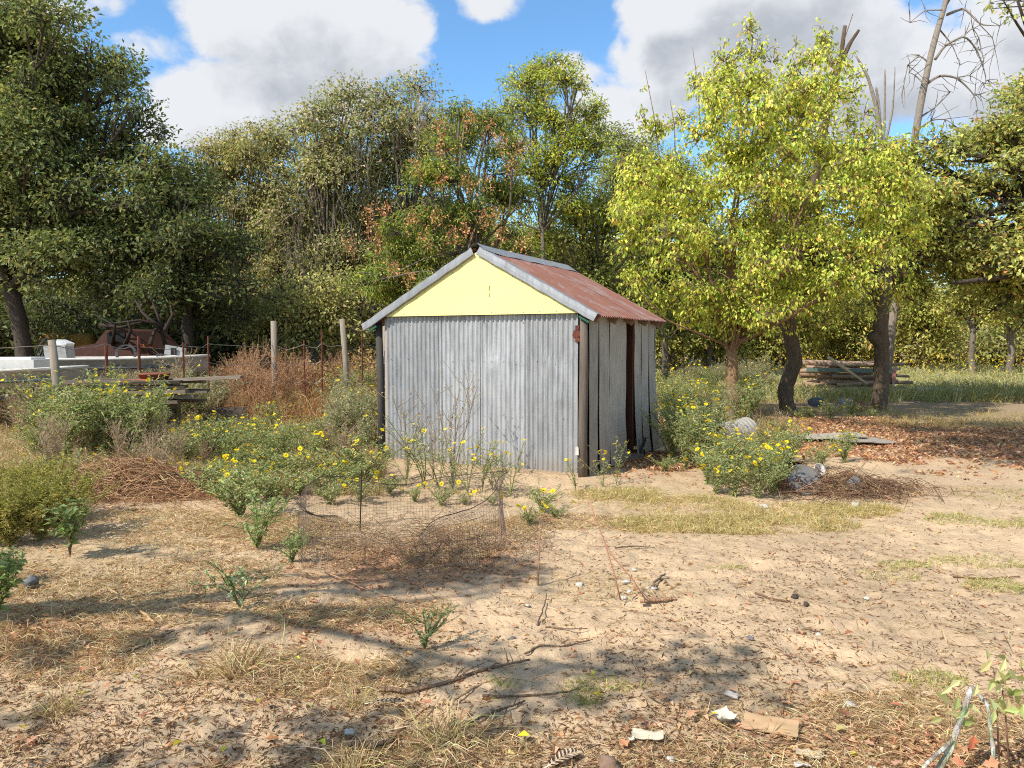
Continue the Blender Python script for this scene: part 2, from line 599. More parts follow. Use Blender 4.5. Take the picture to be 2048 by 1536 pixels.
def yellow_mat():
    m = bpy.data.materials.new('yellow_paint')
    m.use_nodes = True
    t = NT(m.node_tree)
    tc = t.n('ShaderNodeTexCoord')
    vec = tc.outputs['Object']
    n1 = t.noise(vec, 2.2, 5, 0.6)
    n2 = t.noise(vec, 120, 3, 0.6)
    mp = t.n('ShaderNodeMapping', _Vector=vec)
    mp.inputs['Scale'].default_value = (12, 12, 1.2)
    drip = t.ss(t.noise(mp, 3, 5, 0.6), 0.60, 0.85)
    f = t.m('ADD', t.m('MULTIPLY', t.ss(n1, 0.3, 0.7), 0.5), t.m('MULTIPLY', n2, 0.3), clamp=True)
    c = t.mix(f, (0.80, 0.73, 0.31), (0.74, 0.66, 0.27))
    c = t.mix(t.m('MULTIPLY', drip, 0.5), c, (0.50, 0.43, 0.22))
    spot = t.ss(t.noise(vec, 26, 6, 0.75), 0.68, 0.76)
    c = t.mix(t.m('MULTIPLY', spot, 0.45), c, (0.40, 0.34, 0.22))
    p = t.n('ShaderNodeBsdfPrincipled', _Base_Color=c, _Roughness=0.85)
    p.inputs['Specular IOR Level'].default_value = 0.08
    b = t.n('ShaderNodeBump', _Height=n2)
    b.inputs['Strength'].default_value = 0.15
    b.inputs['Distance'].default_value = 0.003
    t.put(p.inputs['Normal'], b.outputs[0])
    t.n('ShaderNodeOutputMaterial', _Surface=p)
    return m


M_YELLOW = yellow_mat()

# ------------------------------------------------------------------ ground
def zone(px, py, rx, ry):
    g = ground(px, py)
    return (g[0], g[1], rx, ry)


STRAW = [zone(150, 1190, 1.5, 1.2), zone(620, 1340, 0.9, 0.35), zone(1480, 1045, 1.5, 0.5), zone(880, 1470, 0.55, 0.3),
         zone(1850, 1450, 0.8, 0.5), zone(250, 960, 2.2, 1.6), zone(330, 1060, 1.6, 1.0), zone(1300, 990, 1.5, 0.7),
         zone(1500, 1520, 0.7, 0.2), zone(1250, 1170, 0.8, 0.4)]
LITTER = [zone(1850, 880, 5.5, 3.4), zone(1560, 850, 4, 2.5), zone(840, 1120, 1.0, 0.75), zone(1300, 915, 0.9, 1.3), zone(1700, 980, 1.6, 0.6),
          zone(60, 1270, 0.9, 0.5), zone(700, 1230, 0.6, 0.35), zone(1850, 1500, 0.7, 0.25)]


def zsum(zs, x, y, soft=1.0):
    s = 0
    for (cx, cy, rx, ry) in zs:
        q = ((x - cx) / rx) ** 2 + ((y - cy) / ry) ** 2
        s = np.maximum(s, np.exp(-q * soft))
    return s


def covers(x, y):
    nz = fbm(x * 1.3, y * 1.3, 21, 4)
    nf = fbm(x * 6, y * 6, 31, 3)
    straw = np.clip(zsum(STRAW, x, y) * 1.5 + nz * 0.9 + nf * 0.5 - 0.45, 0, 1)
    litter = np.clip(zsum(LITTER, x, y) * 1.6 + nz * 0.8 + nf * 0.6 - 0.55, 0, 1)
    field = np.clip((y - 13.5 - 1.2 * nz) / 4, 0, 1)
    leftf = np.clip((-x - 1.3 - 0.06 * y + nz) / 1.2, 0, 1) * np.clip((y - 7.4 + nz) / 1.2, 0, 1)
    return straw, litter, np.maximum(field, leftf * 0.8)


def axis(lo, hi, flo, fhi, step, grow=1.09):
    mid = list(np.arange(flo, fhi, step))
    a, s = [flo], step
    while a[-1] > lo:
        s *= grow
        a.append(a[-1] - s)
    b, s = [mid[-1]], step
    while b[-1] < hi:
        s *= grow
        b.append(b[-1] + s)
    return np.array(a[:0:-1] + mid + b[1:])


gx = axis(-420, 420, -3.2, 3.3, 0.03, 1.1)
gy = axis(-120, 900, 2.4, 6.4, 0.03, 1.06)
GX, GY = np.meshgrid(gx, gy, indexing='ij')


def fine_relief(x, y):
    near = 1 / (1 + ((np.hypot(x, y - 3) / 9) ** 4))
    d = 0.014 * fbm(x * 3.2, y * 3.2, 41, 2) + 0.013 * fbm(x * 8, y * 8, 43, 3) + 0.010 * fbm(x * 22, y * 22, 47, 2)
    # soft prints pressed in the sand
    cell = fbm(x * 5.0, y * 5.0, 53, 1)
    d = d - 0.022 * np.clip((cell - 0.12) * 6, 0, 1)
    cell = fbm(x * 3.1 + 4, y * 6.0, 57, 1)
    d = d - 0.02 * np.clip((cell - 0.2) * 7, 0, 1)
    return d * near


def HF(x, y):
    return H(x, y) + fine_relief(np.asarray(x, float), np.asarray(y, float))


GZ = HF(GX, GY)
st, li, fi = covers(GX, GY)
sand = np.array([0.52, 0.372, 0.226]); strawc = np.array([0.46, 0.345, 0.19]); litc = np.array([0.34, 0.18, 0.09]); fldc = np.array([0.30, 0.22, 0.13])
tone = 1 + 0.20 * fbm(GX * 0.8, GY * 0.8, 61, 4) + 0.22 * fbm(GX * 9, GY * 9, 67, 3)
gc = sand[None, None] * tone[..., None]
gc = gc * (1 - 0.55 * st[..., None]) + strawc * 0.55 * st[..., None]
gc = gc * (1 - 0.85 * li[..., None]) + litc * 0.85 * li[..., None]
gc = gc * (1 - 0.85 * fi[..., None]) + fldc * 0.85 * fi[..., None]
gmb = MB()
gmb.grid(np.stack([GX, GY, GZ], -1), len(gx), len(gy), gc.reshape(-1, 3))


def ground_mat():
    m = bpy.data.materials.new('sandy_soil')
    m.use_nodes = True
    t = NT(m.node_tree)
    a = t.n('ShaderNodeAttribute', attribute_name='tint')
    tc = t.n('ShaderNodeTexCoord')
    vec = tc.outputs['Object']
    n1 = t.noise(vec, 16, 5, 0.65)
    n2 = t.noise(vec, 130, 4, 0.7)
    mp = t.n('ShaderNodeMapping', _Vector=vec)
    mp.inputs['Scale'].default_value = (1.0, 2.0, 1.0)
    sp = t.noise(mp, 46, 5, 0.75, 0.8)
    g = t.m('ADD', t.m('MULTIPLY', t.m('SUBTRACT', n1, 0.5), 0.7), t.m('ADD', 1.0, t.m('MULTIPLY', t.m('SUBTRACT', n2, 0.5), 0.7)))
    c = t.mix(1.0, a.outputs['Color'], t.n('ShaderNodeCombineXYZ', _0=g, _1=g, _2=g), 'MULTIPLY')
    crumbs = t.ss(sp, 0.60, 0.70)
    c = t.mix(t.m('MULTIPLY', crumbs, 0.62), c, (0.12, 0.075, 0.045))
    p = t.n('ShaderNodeBsdfPrincipled', _Base_Color=c, _Roughness=0.95)
    p.inputs['Specular IOR Level'].default_value = 0.15
    b = t.n('ShaderNodeBump', _Height=t.m('ADD', t.m('MULTIPLY', n1, 1.6), t.m('ADD', t.m('MULTIPLY', n2, 0.35), t.m('MULTIPLY', crumbs, 0.3))))
    b.inputs['Strength'].default_value = 0.7
    b.inputs['Distance'].default_value = 0.02
    t.put(p.inputs['Normal'], b.outputs[0])
    t.n('ShaderNodeOutputMaterial', _Surface=p)
    return m


tag(gmb.obj('ground', ground_mat(), smooth=True), kind='structure')


# ------------------------------------------------------------------ trees
BARK_D = S(84, 74, 64); BARK_G = S(126, 116, 102); BARK_T = S(150, 118, 88)


CROWN_D, CROWN_N = 1.9, 2.4
LEAF_TONE = (1.52, 1.42, 1.22)


def crown(mb, blobs, dens, nleaf, L, Wd, cols, wts=None, droop=0.2, sub=(0.55, 1.0), flat=0.7, jit=0.16, inner=0.25, twigcol=(0.12, 0.1, 0.08),
          root=None, broad=False, gap=0.0, twr=0.012):
    """leaves on many small boughs spread over each blob's shell; blobs are (centre, radii)"""
    dens *= CROWN_D; nleaf *= CROWN_N
    subs = []
    for (c, r) in blobs:
        c = np.array(c); r = np.array(r)
        area = (r[0] * r[1] + r[0] * r[2] + r[1] * r[2]) / 3 * 4 * pi
        ns = max(4, int(area * dens))
        d = rnd_unit(ns)
        d[:, 2] = np.where(d[:, 2] < -0.5, -d[:, 2] * 0.6, d[:, 2])
        s = np.where(rng.random(ns) < inner, rng.uniform(0.2, 0.7, ns), rng.uniform(0.72, 1.04, ns))
        pc = c + d * r * s[:, None]
        rs = rng.uniform(sub[0], sub[1], ns) * min(1.0, r.min() / 0.8)
        keep = np.ones(ns, bool)
        if gap:
            keep = rng.random(ns) > gap
        pc, d, rs = pc[keep], d[keep], rs[keep]
        base = c + (pc - c) * rng.uniform(0.05, 0.35, (len(pc), 1))
        mb.twigs(base, pc, twr * 1.5 * (0.6 + rs), twr * 0.5, twigcol)
        for i in range(len(pc)):
            subs.append((pc[i], d[i], rs[i]))
    P = np.array([s[0] for s in subs]); Dn = np.array([s[1] for s in subs]); Rs = np.array([s[2] for s in subs])
    cnt = np.maximum(4, (nleaf * (Rs / sub[1]) ** 2 * rng.uniform(0.6, 1.35, len(Rs)))).astype(int)
    idx = np.repeat(np.arange(len(Rs)), cnt)
    n = len(idx)
    dd = rnd_unit(n)
    dd[:, 2] = dd[:, 2] * 0.85 + 0.15
    rad = 0.25 + 0.8 * rng.random(n) ** 0.7
    off = dd * (Rs[idx] * rad)[:, None] * np.array([1, 1, flat])
    pos = P[idx] + off
    # finer twigs inside each bough
    sel = rng.random(n) < 0.10
    mb.twigs(P[idx[sel]], pos[sel], twr * 0.5, twr * 0.25, twigcol)
    D = unit(dd * 0.8 + Dn[idx] * 0.3 + rng.normal(0, 0.5, (n, 3)) + np.array([0, 0, -droop * 2]))
    N = unit(np.array([0, 0, 0.6]) + Dn[idx] * 0.55 + dd * 0.55 + rng.normal(0, 0.42, (n, 3)))
    subtone = np.exp(rng.normal(0, 0.14, (len(Rs), 1)))[idx]
    C = np.clip(pal(n, cols, wts, jit) * subtone * np.array(LEAF_TONE), 0.003, 0.9)
    ls = L * rng.uniform(0.65, 1.3, n)
    (mb.lobed if broad else mb.leaves)(pos, D, N, ls, ls * Wd / L, C)
    return P


def px_blobs(Y, lst, depth=0.85):
    """crown lobes read off the photograph: centre pixel, half widths in pixels, and metres before (-) or behind (+) Y"""
    out = []
    for b in lst:
        px, py, rx, ry = b[:4]
        yo = Y + (b[4] if len(b) > 4 else rng.uniform(-1.0, 1.0) * rx / FPX * Y * 0.4)
        c = at(px, py, yo)
        k = yo / FPX
        out.append((c, (rx * k, max(rx, ry) * 0.5 * k * 2 * depth * 0.6, ry * k)))
    return out


def poly_blobs(Y, poly, n, rmin, rmax, depth=1.4):
    """crown lobes filling an outline read off the photograph"""
    poly = np.array(poly, float)
    lo, hi = poly.min(0), poly.max(0)
    x1, y1 = poly[:, 0], poly[:, 1]; x2, y2 = np.roll(x1, -1), np.roll(y1, -1)
    def inside(p):
        c = ((y1 > p[1]) != (y2 > p[1])) & (p[0] < (x2 - x1) * (p[1] - y1) / (y2 - y1 + 1e-9) + x1)
        return c.sum() % 2 == 1
    out, pts = [], []
    tries = 0
    while len(out) < n and tries < n * 6:
        tries += 1
        best = None
        for _ in range(7):
            p_ = rng.uniform(lo, hi); r = rng.uniform(rmin, rmax)
            k = r * .5
            if not (inside(p_) and inside(p_ + [k, 0]) and inside(p_ - [k, 0]) and inside(p_ + [0, k]) and inside(p_ - [0, k])):
                continue
            dm = min((np.hypot(*(p_ - q)) for q in pts), default=1e9)
            if best is None or dm > best[0]:
                best = (dm, p_, r)
        if best is None:
            continue
        _, p, r = best
        pts.append(p)
        e = min(1.0, abs(p[0] - (lo[0] + hi[0]) / 2) / ((hi[0] - lo[0]) / 2))
        yo = Y + rng.uniform(-1, .75) * depth * math.sqrt(1 - .85 * e * e)
        s_ = yo / FPX
        out.append((at(p[0], p[1], yo), (r * s_ * rng.uniform(.9, 1.25), r * s_ * 1.1, r * s_ * rng.uniform(.75, 1.0))))
    return out


def wob(P0, P1, n, amp):
    P0, P1 = np.array(P0, float), np.array(P1, float)
    t = np.linspace(0, 1, n)[:, None]
    P = P0 + (P1 - P0) * t
    P[1:-1] += rng.normal(0, amp, (n - 2, 3)) * np.array([1, 1, 0.3])
    return P


def trunk_mb(paths, col, sides=8):
    mb = MB()
    for (P, r0, r1) in paths:
        P = np.asarray(P, float)
        m = max(len(P), 2)
        # resample smoothly
        t = np.linspace(0, 1, m); tt = np.linspace(0, 1, m * 4)
        Q = np.stack([np.interp(tt, t, P[:, k]) for k in range(3)], -1)
        for _ in range(2):
            Q[1:-1] = (Q[:-2] + Q[1:-1] * 2 + Q[2:]) / 4
        rr = r0 + (r1 - r0) * tt
        mb.tube(Q, rr, sides if r0 > .09 else (5 if r0 > .04 else 4), col, rough=0.07)
    return mb


def tree(name, label, cat, base, fork, r0, blobs, leaf, group=None, bark=BARK_D, mat=None, limbs=True, extra=None, r1=None, flare=1.35):
    """trunk from base to fork, limbs out to every lobe of the crown, and the crown's leaves"""
    base = np.array(base, float); fork = np.array(fork, float)
    t = thing(name, label, cat, base, 0, group)
    r1 = r1 or r0 * 0.7
    P = wob(base - np.array([0, 0, 0.15]), fork, 6, r0 * 0.35)
    paths = [(P, r0, r1)]
    paths.append((np.array([P[0], P[0] + (P[1] - P[0]) * 0.45]), r0 * flare, r0 * 0.98))
    if limbs:
        for (c, r) in blobs:
            c = np.array(c)
            if r[0] < .42:
                continue
            st_ = P[-1] if rng.random() < 0.6 else P[-2]
            mid = (st_ + c) / 2 + rng.normal(0, 0.15, 3) * np.linalg.norm(c - st_) * 0.4
            mid[2] += 0.08 * np.linalg.norm(c - st_)
            paths.append((np.array([st_, mid, c]), r1 * rng.uniform(0.4, 0.6), 0.03))
            for _ in range(3):
                e = c + rnd_unit(1)[0] * np.array(r) * 0.75
                paths.append((np.array([mid * 0.4 + c * 0.6, (mid + e) / 2 * 0.5 + (c + e) / 2 * 0.5, e]), r1 * 0.22, 0.012))
    if extra:
        paths += extra
    tm = trunk_mb([(np.asarray(p) - base, a, b) for (p, a, b) in paths], bark)
    tm.obj('trunk', M_BARK, t, smooth=True)
    cb = MB()
    crown(cb, [(np.array(c) - base, r) for (c, r) in blobs], **leaf)
    cb.obj('crown', mat or M_LEAF, t)
    return t


G_OAK = [S(98, 110, 70), S(118, 128, 88), S(84, 96, 60), S(138, 136, 96)]
LEAF_OAK = dict(dens=2.6, nleaf=22, L=0.145, Wd=0.075, cols=G_OAK, wts=[4, 3, 3, 1.2], droop=0.12, sub=(0.28, 0.62), flat=0.7, gap=.08)

gz = lambda x, y: np.array([x, y, H(x, y)])

# the big dark oak at the left
Y1 = 23.0
tree('oak_tree', 'tall dark green oak filling the left edge above the old boats', 'tree', gz(-14.6, Y1), at(20, 520, Y1), 0.27,
     poly_blobs(Y1, [(-90, -60), (60, -10), (150, 50), (240, 120), (305, 190), (350, 260), (400, 340), (400, 430), (330, 500), (260, 600), (150, 610), (60, 585), (-90, 600)], 62, 38, 78, 2.2) + px_blobs(Y1, [(285, 225, 46, 44), (325, 285, 46, 46), (360, 340, 46, 46), (385, 400, 44, 50), (235, 165, 46, 44), (300, 400, 60, 60), (330, 470, 56, 50), (180, 105, 40, 36)]), LEAF_OAK)
Y2 = 22.0
tree('oak_tree', 'dark drooping oak with foliage nearly to the ground over the rusty wreck', 'tree', gz(-9.4, Y2), at(380, 560, Y2), 0.2,
     poly_blobs(Y2, [(330, 350), (420, 390), (500, 460), (540, 560), (530, 660), (400, 680), (330, 660), (250, 650), (160, 640), (170, 560), (260, 420)], 50, 28, 60, 1.6),
     dict(LEAF_OAK, cols=[S(82, 94, 60), S(98, 108, 70), S(70, 80, 52), S(118, 116, 80)]))

# thicket behind the fence, each tree with its own crown
LEAF_W = dict(dens=2.0, nleaf=19, L=0.14, Wd=0.075, cols=None, wts=None, droop=0.3, sub=(0.3, 0.7), flat=0.9, gap=0.05)
VINE = [S(168, 156, 140), S(142, 144, 102), S(182, 170, 152), S(122, 130, 86)]
bk = [
    ('scrub_tree', 'yellowish scrub tree with rounded top next to the dark oaks', 32, 470, 560, [(390, 340), (420, 270), (500, 245), (565, 260), (600, 400), (590, 690), (430, 700), (370, 450)], 34,
     dict(LEAF_W, cols=[S(144, 144, 100), S(130, 132, 88), S(116, 118, 82), S(158, 150, 112)], wts=None)),
    ('vine_covered_tree', 'grey green tree matted with dead vines, tallest of the thicket behind the fence posts', 30, 655, 520, [(540, 300), (600, 250), (640, 195), (700, 165), (755, 240), (780, 450), (770, 690), (560, 690), (530, 450)], 40,
     dict(LEAF_W, cols=VINE + [S(128, 134, 88)], wts=[1.2, 3, .8, 3, 3])),
    ('vine_covered_tree', 'grey green vine covered tree between the thicket and the chinaberry', 31, 820, 480, [(730, 260), (760, 195), (830, 155), (905, 170), (940, 300), (910, 480), (880, 690), (730, 690), (710, 420)], 36,
     dict(LEAF_W, cols=VINE + [S(120, 128, 82)], wts=[1.6, 3, 1, 3, 3])),
    ('scrub_tree', 'low bushy tree with pale leaves behind the two wooden fence posts', 25, 620, 650, [(500, 590), (560, 540), (640, 550), (720, 560), (765, 620), (760, 715), (510, 720)], 20,
     dict(LEAF_W, cols=[S(148, 150, 100), S(166, 164, 114), S(126, 130, 84)], wts=None)),
    ('scrub_tree', 'olive green tree rising behind the shed roof', 28, 1190, 560, [(1000, 480), (1060, 420), (1150, 390), (1270, 420), (1330, 520), (1340, 715), (1020, 700)], 34,
     dict(LEAF_W, cols=[S(136, 144, 80), S(118, 130, 72), S(152, 154, 92), S(170, 160, 76)], wts=[4, 3, 2, 0.6])),
    ('scrub_tree', 'bushy olive tree in the gap between the shed and the yellow tree', 33, 1330, 520, [(1200, 250), (1290, 270), (1390, 360), (1480, 480), (1500, 690), (1310, 715), (1260, 560), (1190, 400)], 40,
     dict(LEAF_W, cols=[S(126, 136, 78), S(110, 120, 70), S(144, 148, 88)], wts=None)),
]
for (nm, lab, Y, tpx, fpy, pg, nb_, lf) in bk:
    b = at(tpx, 700, Y)
    tree(nm, lab, 'tree', gz(b[0], Y), at(tpx, fpy, Y), 0.16, poly_blobs(Y, pg, int(nb_ * 1.45), 24, 54, 1.8), lf, group=None, bark=BARK_G)

def vines(t, Y, spots, n):
    m_ = MB(); b_ = np.array(t.location)
    for (px, py, rx, ry) in spots:
        P_ = np.array([at(px + rng.normal(0, rx * .5), py + rng.normal(0, ry * .5), Y - rng.uniform(1.2, 2.1)) for _ in range(n)]) - b_
        E_ = P_ + np.stack([rng.normal(0, .25, n), rng.normal(0, .2, n), -rng.uniform(.3, 1.5, n)], -1)
        m_.twigs(P_, E_, .010, .006, pal(n, [S(176, 158, 142), S(150, 134, 120), S(192, 176, 160)]), sag=.1)
    m_.obj('vine', M_DRY, t)['kind'] = 'stuff'


for t_ in [o for o in list(bpy.data.objects) if o.name.startswith('vine_covered_tree')]:
    vines(t_, t_.location.y, [(690, 300, 70, 100), (640, 420, 90, 110), (590, 500, 70, 90)] if t_.location.x < -5.5 else [(850, 225, 40, 60), (780, 400, 60, 120), (750, 520, 60, 90)], 75)

# slender open tree with yellowish feathery leaves
Y5 = 26.0
tree('slender_tree', 'tall open tree with airy yellow green leaves rising above the shed', 'tree', gz(at(1090, 700, Y5)[0], Y5), at(1085, 380, Y5), 0.13,
     poly_blobs(Y5, [(980, 250), (1020, 190), (1060, 115), (1110, 95), (1185, 150), (1215, 250), (1180, 420), (1080, 520), (970, 420)], 34, 26, 48, 1.4) + px_blobs(Y5, [(1175, 230, 46, 50), (1150, 170, 38, 34), (1050, 170, 44, 40), (1010, 225, 44, 40), (1100, 130, 36, 32), (1190, 320, 40, 60), (1110, 260, 50, 50), (1040, 300, 46, 50)]),
     dict(dens=3.0, nleaf=30, L=0.13, Wd=0.05, cols=[S(140, 154, 72), S(162, 166, 78), S(116, 134, 66), S(200, 178, 66)], wts=[4, 3, 3, 1], droop=0.3,
          sub=(0.3, 0.6), flat=0.6, gap=0.22), bark=BARK_G, r1=0.05)

# chinaberry with orange berry sprays
Y6 = 20.5
t6 = tree('chinaberry_tree', 'feathery green tree dotted with orange berry sprays behind the shed', 'tree', gz(at(950, 700, Y6)[0], Y6), at(950, 500, Y6), 0.1,
          poly_blobs(Y6, [(930, 205), (1000, 240), (1060, 320), (1075, 540), (1000, 640), (760, 660), (680, 570), (740, 470), (815, 420), (810, 320), (860, 240)], 40, 28, 52, 1.3) + px_blobs(Y6, [(980, 255, 44, 40), (930, 245, 42, 38), (1030, 300, 44, 46), (880, 300, 44, 40), (990, 350, 46, 44), (840, 370, 40, 44), (1045, 400, 40, 50)]),
          dict(dens=4.4, nleaf=50, L=0.125, Wd=0.034, cols=[S(114, 130, 66), S(134, 146, 76), S(96, 114, 60), S(172, 160, 78)], wts=[4, 3, 3, 0.8], droop=0.35,
               sub=(0.3, 0.6), flat=0.5, gap=0.08), bark=BARK_G, r1=0.06)
sprays = [(940, 240), (980, 258), (884, 300), (835, 340), (1005, 290), (770, 420), (745, 460), (826, 440), (870, 435), (936, 366), (990, 430), (965, 436), (1000, 470),
          (785, 540), (740, 430), (1045, 490), (905, 470), (1020, 330), (885, 365), (820, 560), (930, 460), (760, 490), (850, 480), (700, 490), (880, 256), (975, 365), (1040, 300)]
for i, (px, py) in enumerate(sprays):
    mb = MB()
    n = 48
    d = rng.normal(0, 1, (n, 3)) * np.array([0.11, 0.11, 0.15])
    c0 = at(px, py, Y6 - 2.5 + rng.uniform(-0.3, 0.3)) - np.array(t6.location)
    mb.leaves(c0 + d, rnd_unit(n), rnd_unit(n), rng.uniform(0.05, 0.09, n), rng.uniform(0.03, 0.05, n), pal(n, [S(216, 156, 108), S(200, 136, 90), S(224, 176, 128)]))
    mb.twigs(np.repeat(c0[None] + np.array([[0, 0.1, 0.2]]), 8, 0), c0 + d[:8], 0.006, 0.004, S(150, 110, 80))
    o = mb.obj('berry_spray', M_DRY, t6)
    o['kind'] = 'stuff'

# yellow box elder
Y8 = 16.4
b8 = gz(at(1458, 800, Y8)[0], Y8)
f8 = at(1462, 690, Y8)
YL = [S(168, 178, 82), S(188, 191, 96), S(146, 162, 76), S(204, 192, 106), S(124, 144, 66), S(202, 168, 112)]
ypoly = [(1500, 90), (1440, 110), (1400, 190), (1330, 230), (1255, 310), (1215, 420), (1270, 520), (1250, 600), (1330, 650), (1480, 670), (1640, 650), (1700, 600), (1840, 620), (1870, 400), (1810, 310),
         (1735, 200), (1700, 100), (1640, 70), (1590, 150), (1560, 100)]
bl8 = poly_blobs(Y8, ypoly, 170, 22, 46, 2.0) + px_blobs(Y8, [(1500, 70, 20, 46), (1448, 125, 24, 48), (1642, 84, 26, 48), (1685, 130, 24, 44), (1545, 125, 24, 40), (1595, 145, 26, 40), (1390, 180, 24, 40), (1290, 250, 20, 40), (1430, 240, 40, 50), (1490, 200, 44, 50), (1570, 200, 44, 50), (1640, 200, 40, 50), (1540, 280, 50, 50), (1460, 310, 48, 50)]) + px_blobs(Y8, [(1500, 60, 14, 34), (1480, 110, 30, 36), (1520, 110, 32, 36), (1650, 105, 34, 38), (1630, 130, 28, 38), (1300, 250, 22, 30), (1240, 340, 22, 30), (1790, 620, 36, 24), (1780, 300, 24, 34), (1830, 360, 26, 34),
                                                             (1430, 160, 26, 40), (1590, 90, 12, 20), (1285, 180, 10, 24), (1270, 560, 40, 40), (1250, 500, 40, 44), (1310, 610, 44, 36), (1390, 640, 46, 30), (1560, 655, 40, 26), (1640, 645, 46, 30), (1720, 630, 40, 34), (1240, 440, 34, 40)])
forkpaths = []
for (px, py, dy, r) in [(1440, 470, -0.4, 0.07), (1480, 330, 0.2, 0.075), (1560, 420, 0.5, 0.065), (1650, 330, 0.3, 0.06), (1385, 420, 0.1, 0.05), (1500, 160, 0, 0.05), (1340, 480, -.6, .04), (1520, 480, -.9, .045), (1620, 470, -.5, .04), (1420, 560, -.9, .04), (1640, 140, .2, .04)]:
    e = at(px, py, Y8 + dy)
    m_ = (f8 + e) / 2 + rng.normal(0, 0.12, 3)
    forkpaths.append((np.array([f8 - np.array([0, 0, 0.25]), m_, e]), r, 0.018))
    for _ in range(4):
        s_ = m_ + (e - m_) * rng.uniform(0, .8)
        forkpaths.append((np.array([s_, (s_ + e) / 2 + rng.normal(0, .2, 3), e + rng.normal(0, .55, 3)]), r * .35, .008))
# the long leaning limb to the right, and two low twigs
forkpaths.append((np.array([f8, at(1540, 655, Y8 - 0.3), at(1610, 615, Y8 - 0.6), at(1690, 560, Y8 - 0.6), at(1750, 490, Y8 - 0.5)]), 0.065, 0.02))
forkpaths.append((np.array([f8 + np.array([0, 0, -0.05]), at(1400, 668, Y8 - 0.5), at(1330, 640, Y8 - 0.8), at(1290, 590, Y8 - 1)]), 0.03, 0.008))
for (a, b_) in [((1320, 330), (1290, 140)), ((1350, 300), (1340, 200)), ((1400, 250), (1385, 95)), ((1310, 360), (1245, 260)), ((1500, 120), (1503, 40))]:
    forkpaths.append((np.array([at(*a, Y8), at((a[0] + b_[0]) / 2 + 4, (a[1] + b_[1]) / 2, Y8), at(*b_, Y8)]), .015, .005))
t8 = tree('yellow_leaved_tree', 'large bright yellow green tree with many pale stems right of the shed', 'tree', b8, f8, 0.15, bl8,
          dict(dens=7.2, nleaf=56, L=0.09, Wd=0.052, cols=YL, wts=[4, 3.0, 3.4, 1.2, 3.2, 0.6], droop=0.6, sub=(0.25, 0.55), flat=1.15, jit=0.24, inner=0.3, gap=0.15,
               twigcol=S(150, 132, 108)), bark=BARK_T, mat=M_LEAFY, limbs=False, extra=forkpaths, r1=0.11)

# two oaks standing in the leaf litter
Y9 = 18.8
LEAF_OL = dict(dens=3.0, nleaf=32, L=0.13, Wd=0.07, cols=[S(142, 150, 84), S(162, 162, 96), S(120, 128, 74), S(180, 156, 94)], wts=[4, 3, 3, .4], droop=0.2, sub=(0.4, 0.75),
               flat=0.65, gap=0.06)
for (lab, tp, bl, snag, pg) in [
    ('oak trunk in the shade close behind the yellow tree, its broken top bare', (1580, 560), [(1690, 330, 70, 80, 1.5), (1600, 520, 100, 70, 1.5), (1560, 430, 80, 80, 2)], True, [(1480, 330), (1560, 280), (1640, 300), (1660, 560), (1600, 640), (1490, 600)]),
    ('straight oak with a knob on its trunk in front of the log pile', (1768, 560), [(1800, 430, 90, 80), (1740, 340, 70, 80, 1.5), (1860, 510, 70, 60), (1700, 520, 70, 60, 1.5)], False, [(1690, 280), (1780, 300), (1880, 380), (1900, 520), (1880, 640), (1780, 600), (1690, 560)])]:
    bx = {1580: 1578, 1768: 1756}[tp[0]]
    bb = gz(at(bx, 820, Y9)[0], Y9)
    ex = []
    if snag:
        s0 = at(1590, 560, Y9)
        ex.append((np.array([s0, at(1625, 380, Y9 + .3), at(1660, 200, Y9 + .3), at(1680, 130, Y9 + .3), at(1690, 52, Y9 + .3)]), 0.11, 0.045))
        ex.append((np.array([at(1679, 142, Y9 + .3), at(1697, 92, Y9 + .3), at(1718, 60, Y9 + .2)]), 0.06, 0.04))
    else:
        s0 = at(1757, 685, Y9)
        ex.append((np.array([at(1768, 690, Y9), at(1752, 680, Y9 - .1), at(1744, 668, Y9 - .15)]), 0.17, 0.13))
        ex.append((np.array([at(1768, 570, Y9), at(1780, 480, Y9), at(1790, 420, Y9)]), 0.15, 0.05))
    tree('oak_tree', lab, 'tree', bb, at(tp[0], tp[1], Y9), 0.2 if snag else 0.19, px_blobs(Y9, bl) + poly_blobs(Y9 + 1.6, pg, 26, 28, 52, 1.4), LEAF_OL, bark=S(104, 88, 72), extra=ex, r1=0.17)

# the wide oak coming in at the right edge
Y10 = 20.0
tree('oak_tree', 'wide olive and rust tinted oak spreading in at the right edge', 'tree', gz(15.6, Y10), at(2150, 420, Y10), 0.3,
     poly_blobs(Y10, [(1800, 330), (1880, 260), (1960, 260), (2010, 180), (2100, 120), (2230, 160), (2230, 660), (2080, 640), (1960, 610), (1860, 590), (1810, 500), (1800, 420)], 80, 28, 60, 2.0) +
     px_blobs(Y10, [(1990, 620, 46, 30), (2050, 640, 70, 40), (2035, 0, 70, 22, -2), (1990, 8, 26, 14, -2), (2030, 40, 26, 14, -2)]),
     dict(LEAF_OL, dens=3.0, nleaf=34, cols=[S(146, 154, 90), S(166, 168, 106), S(122, 132, 78), S(176, 158, 102), S(170, 118, 80)], wts=[4, 3, 3, .6, 0.15]),
     extra=[(np.array([at(2140, 20, Y10 - 2), at(2040, 12, Y10 - 2), at(1980, 18, Y10 - 2)]), .02, .008), (np.array([at(2150, 520, Y10), at(2060, 545, Y10 - 1), at(1960, 560, Y10 - 1.5), at(1900, 566, Y10 - 1.5)]), 0.12, 0.03)])

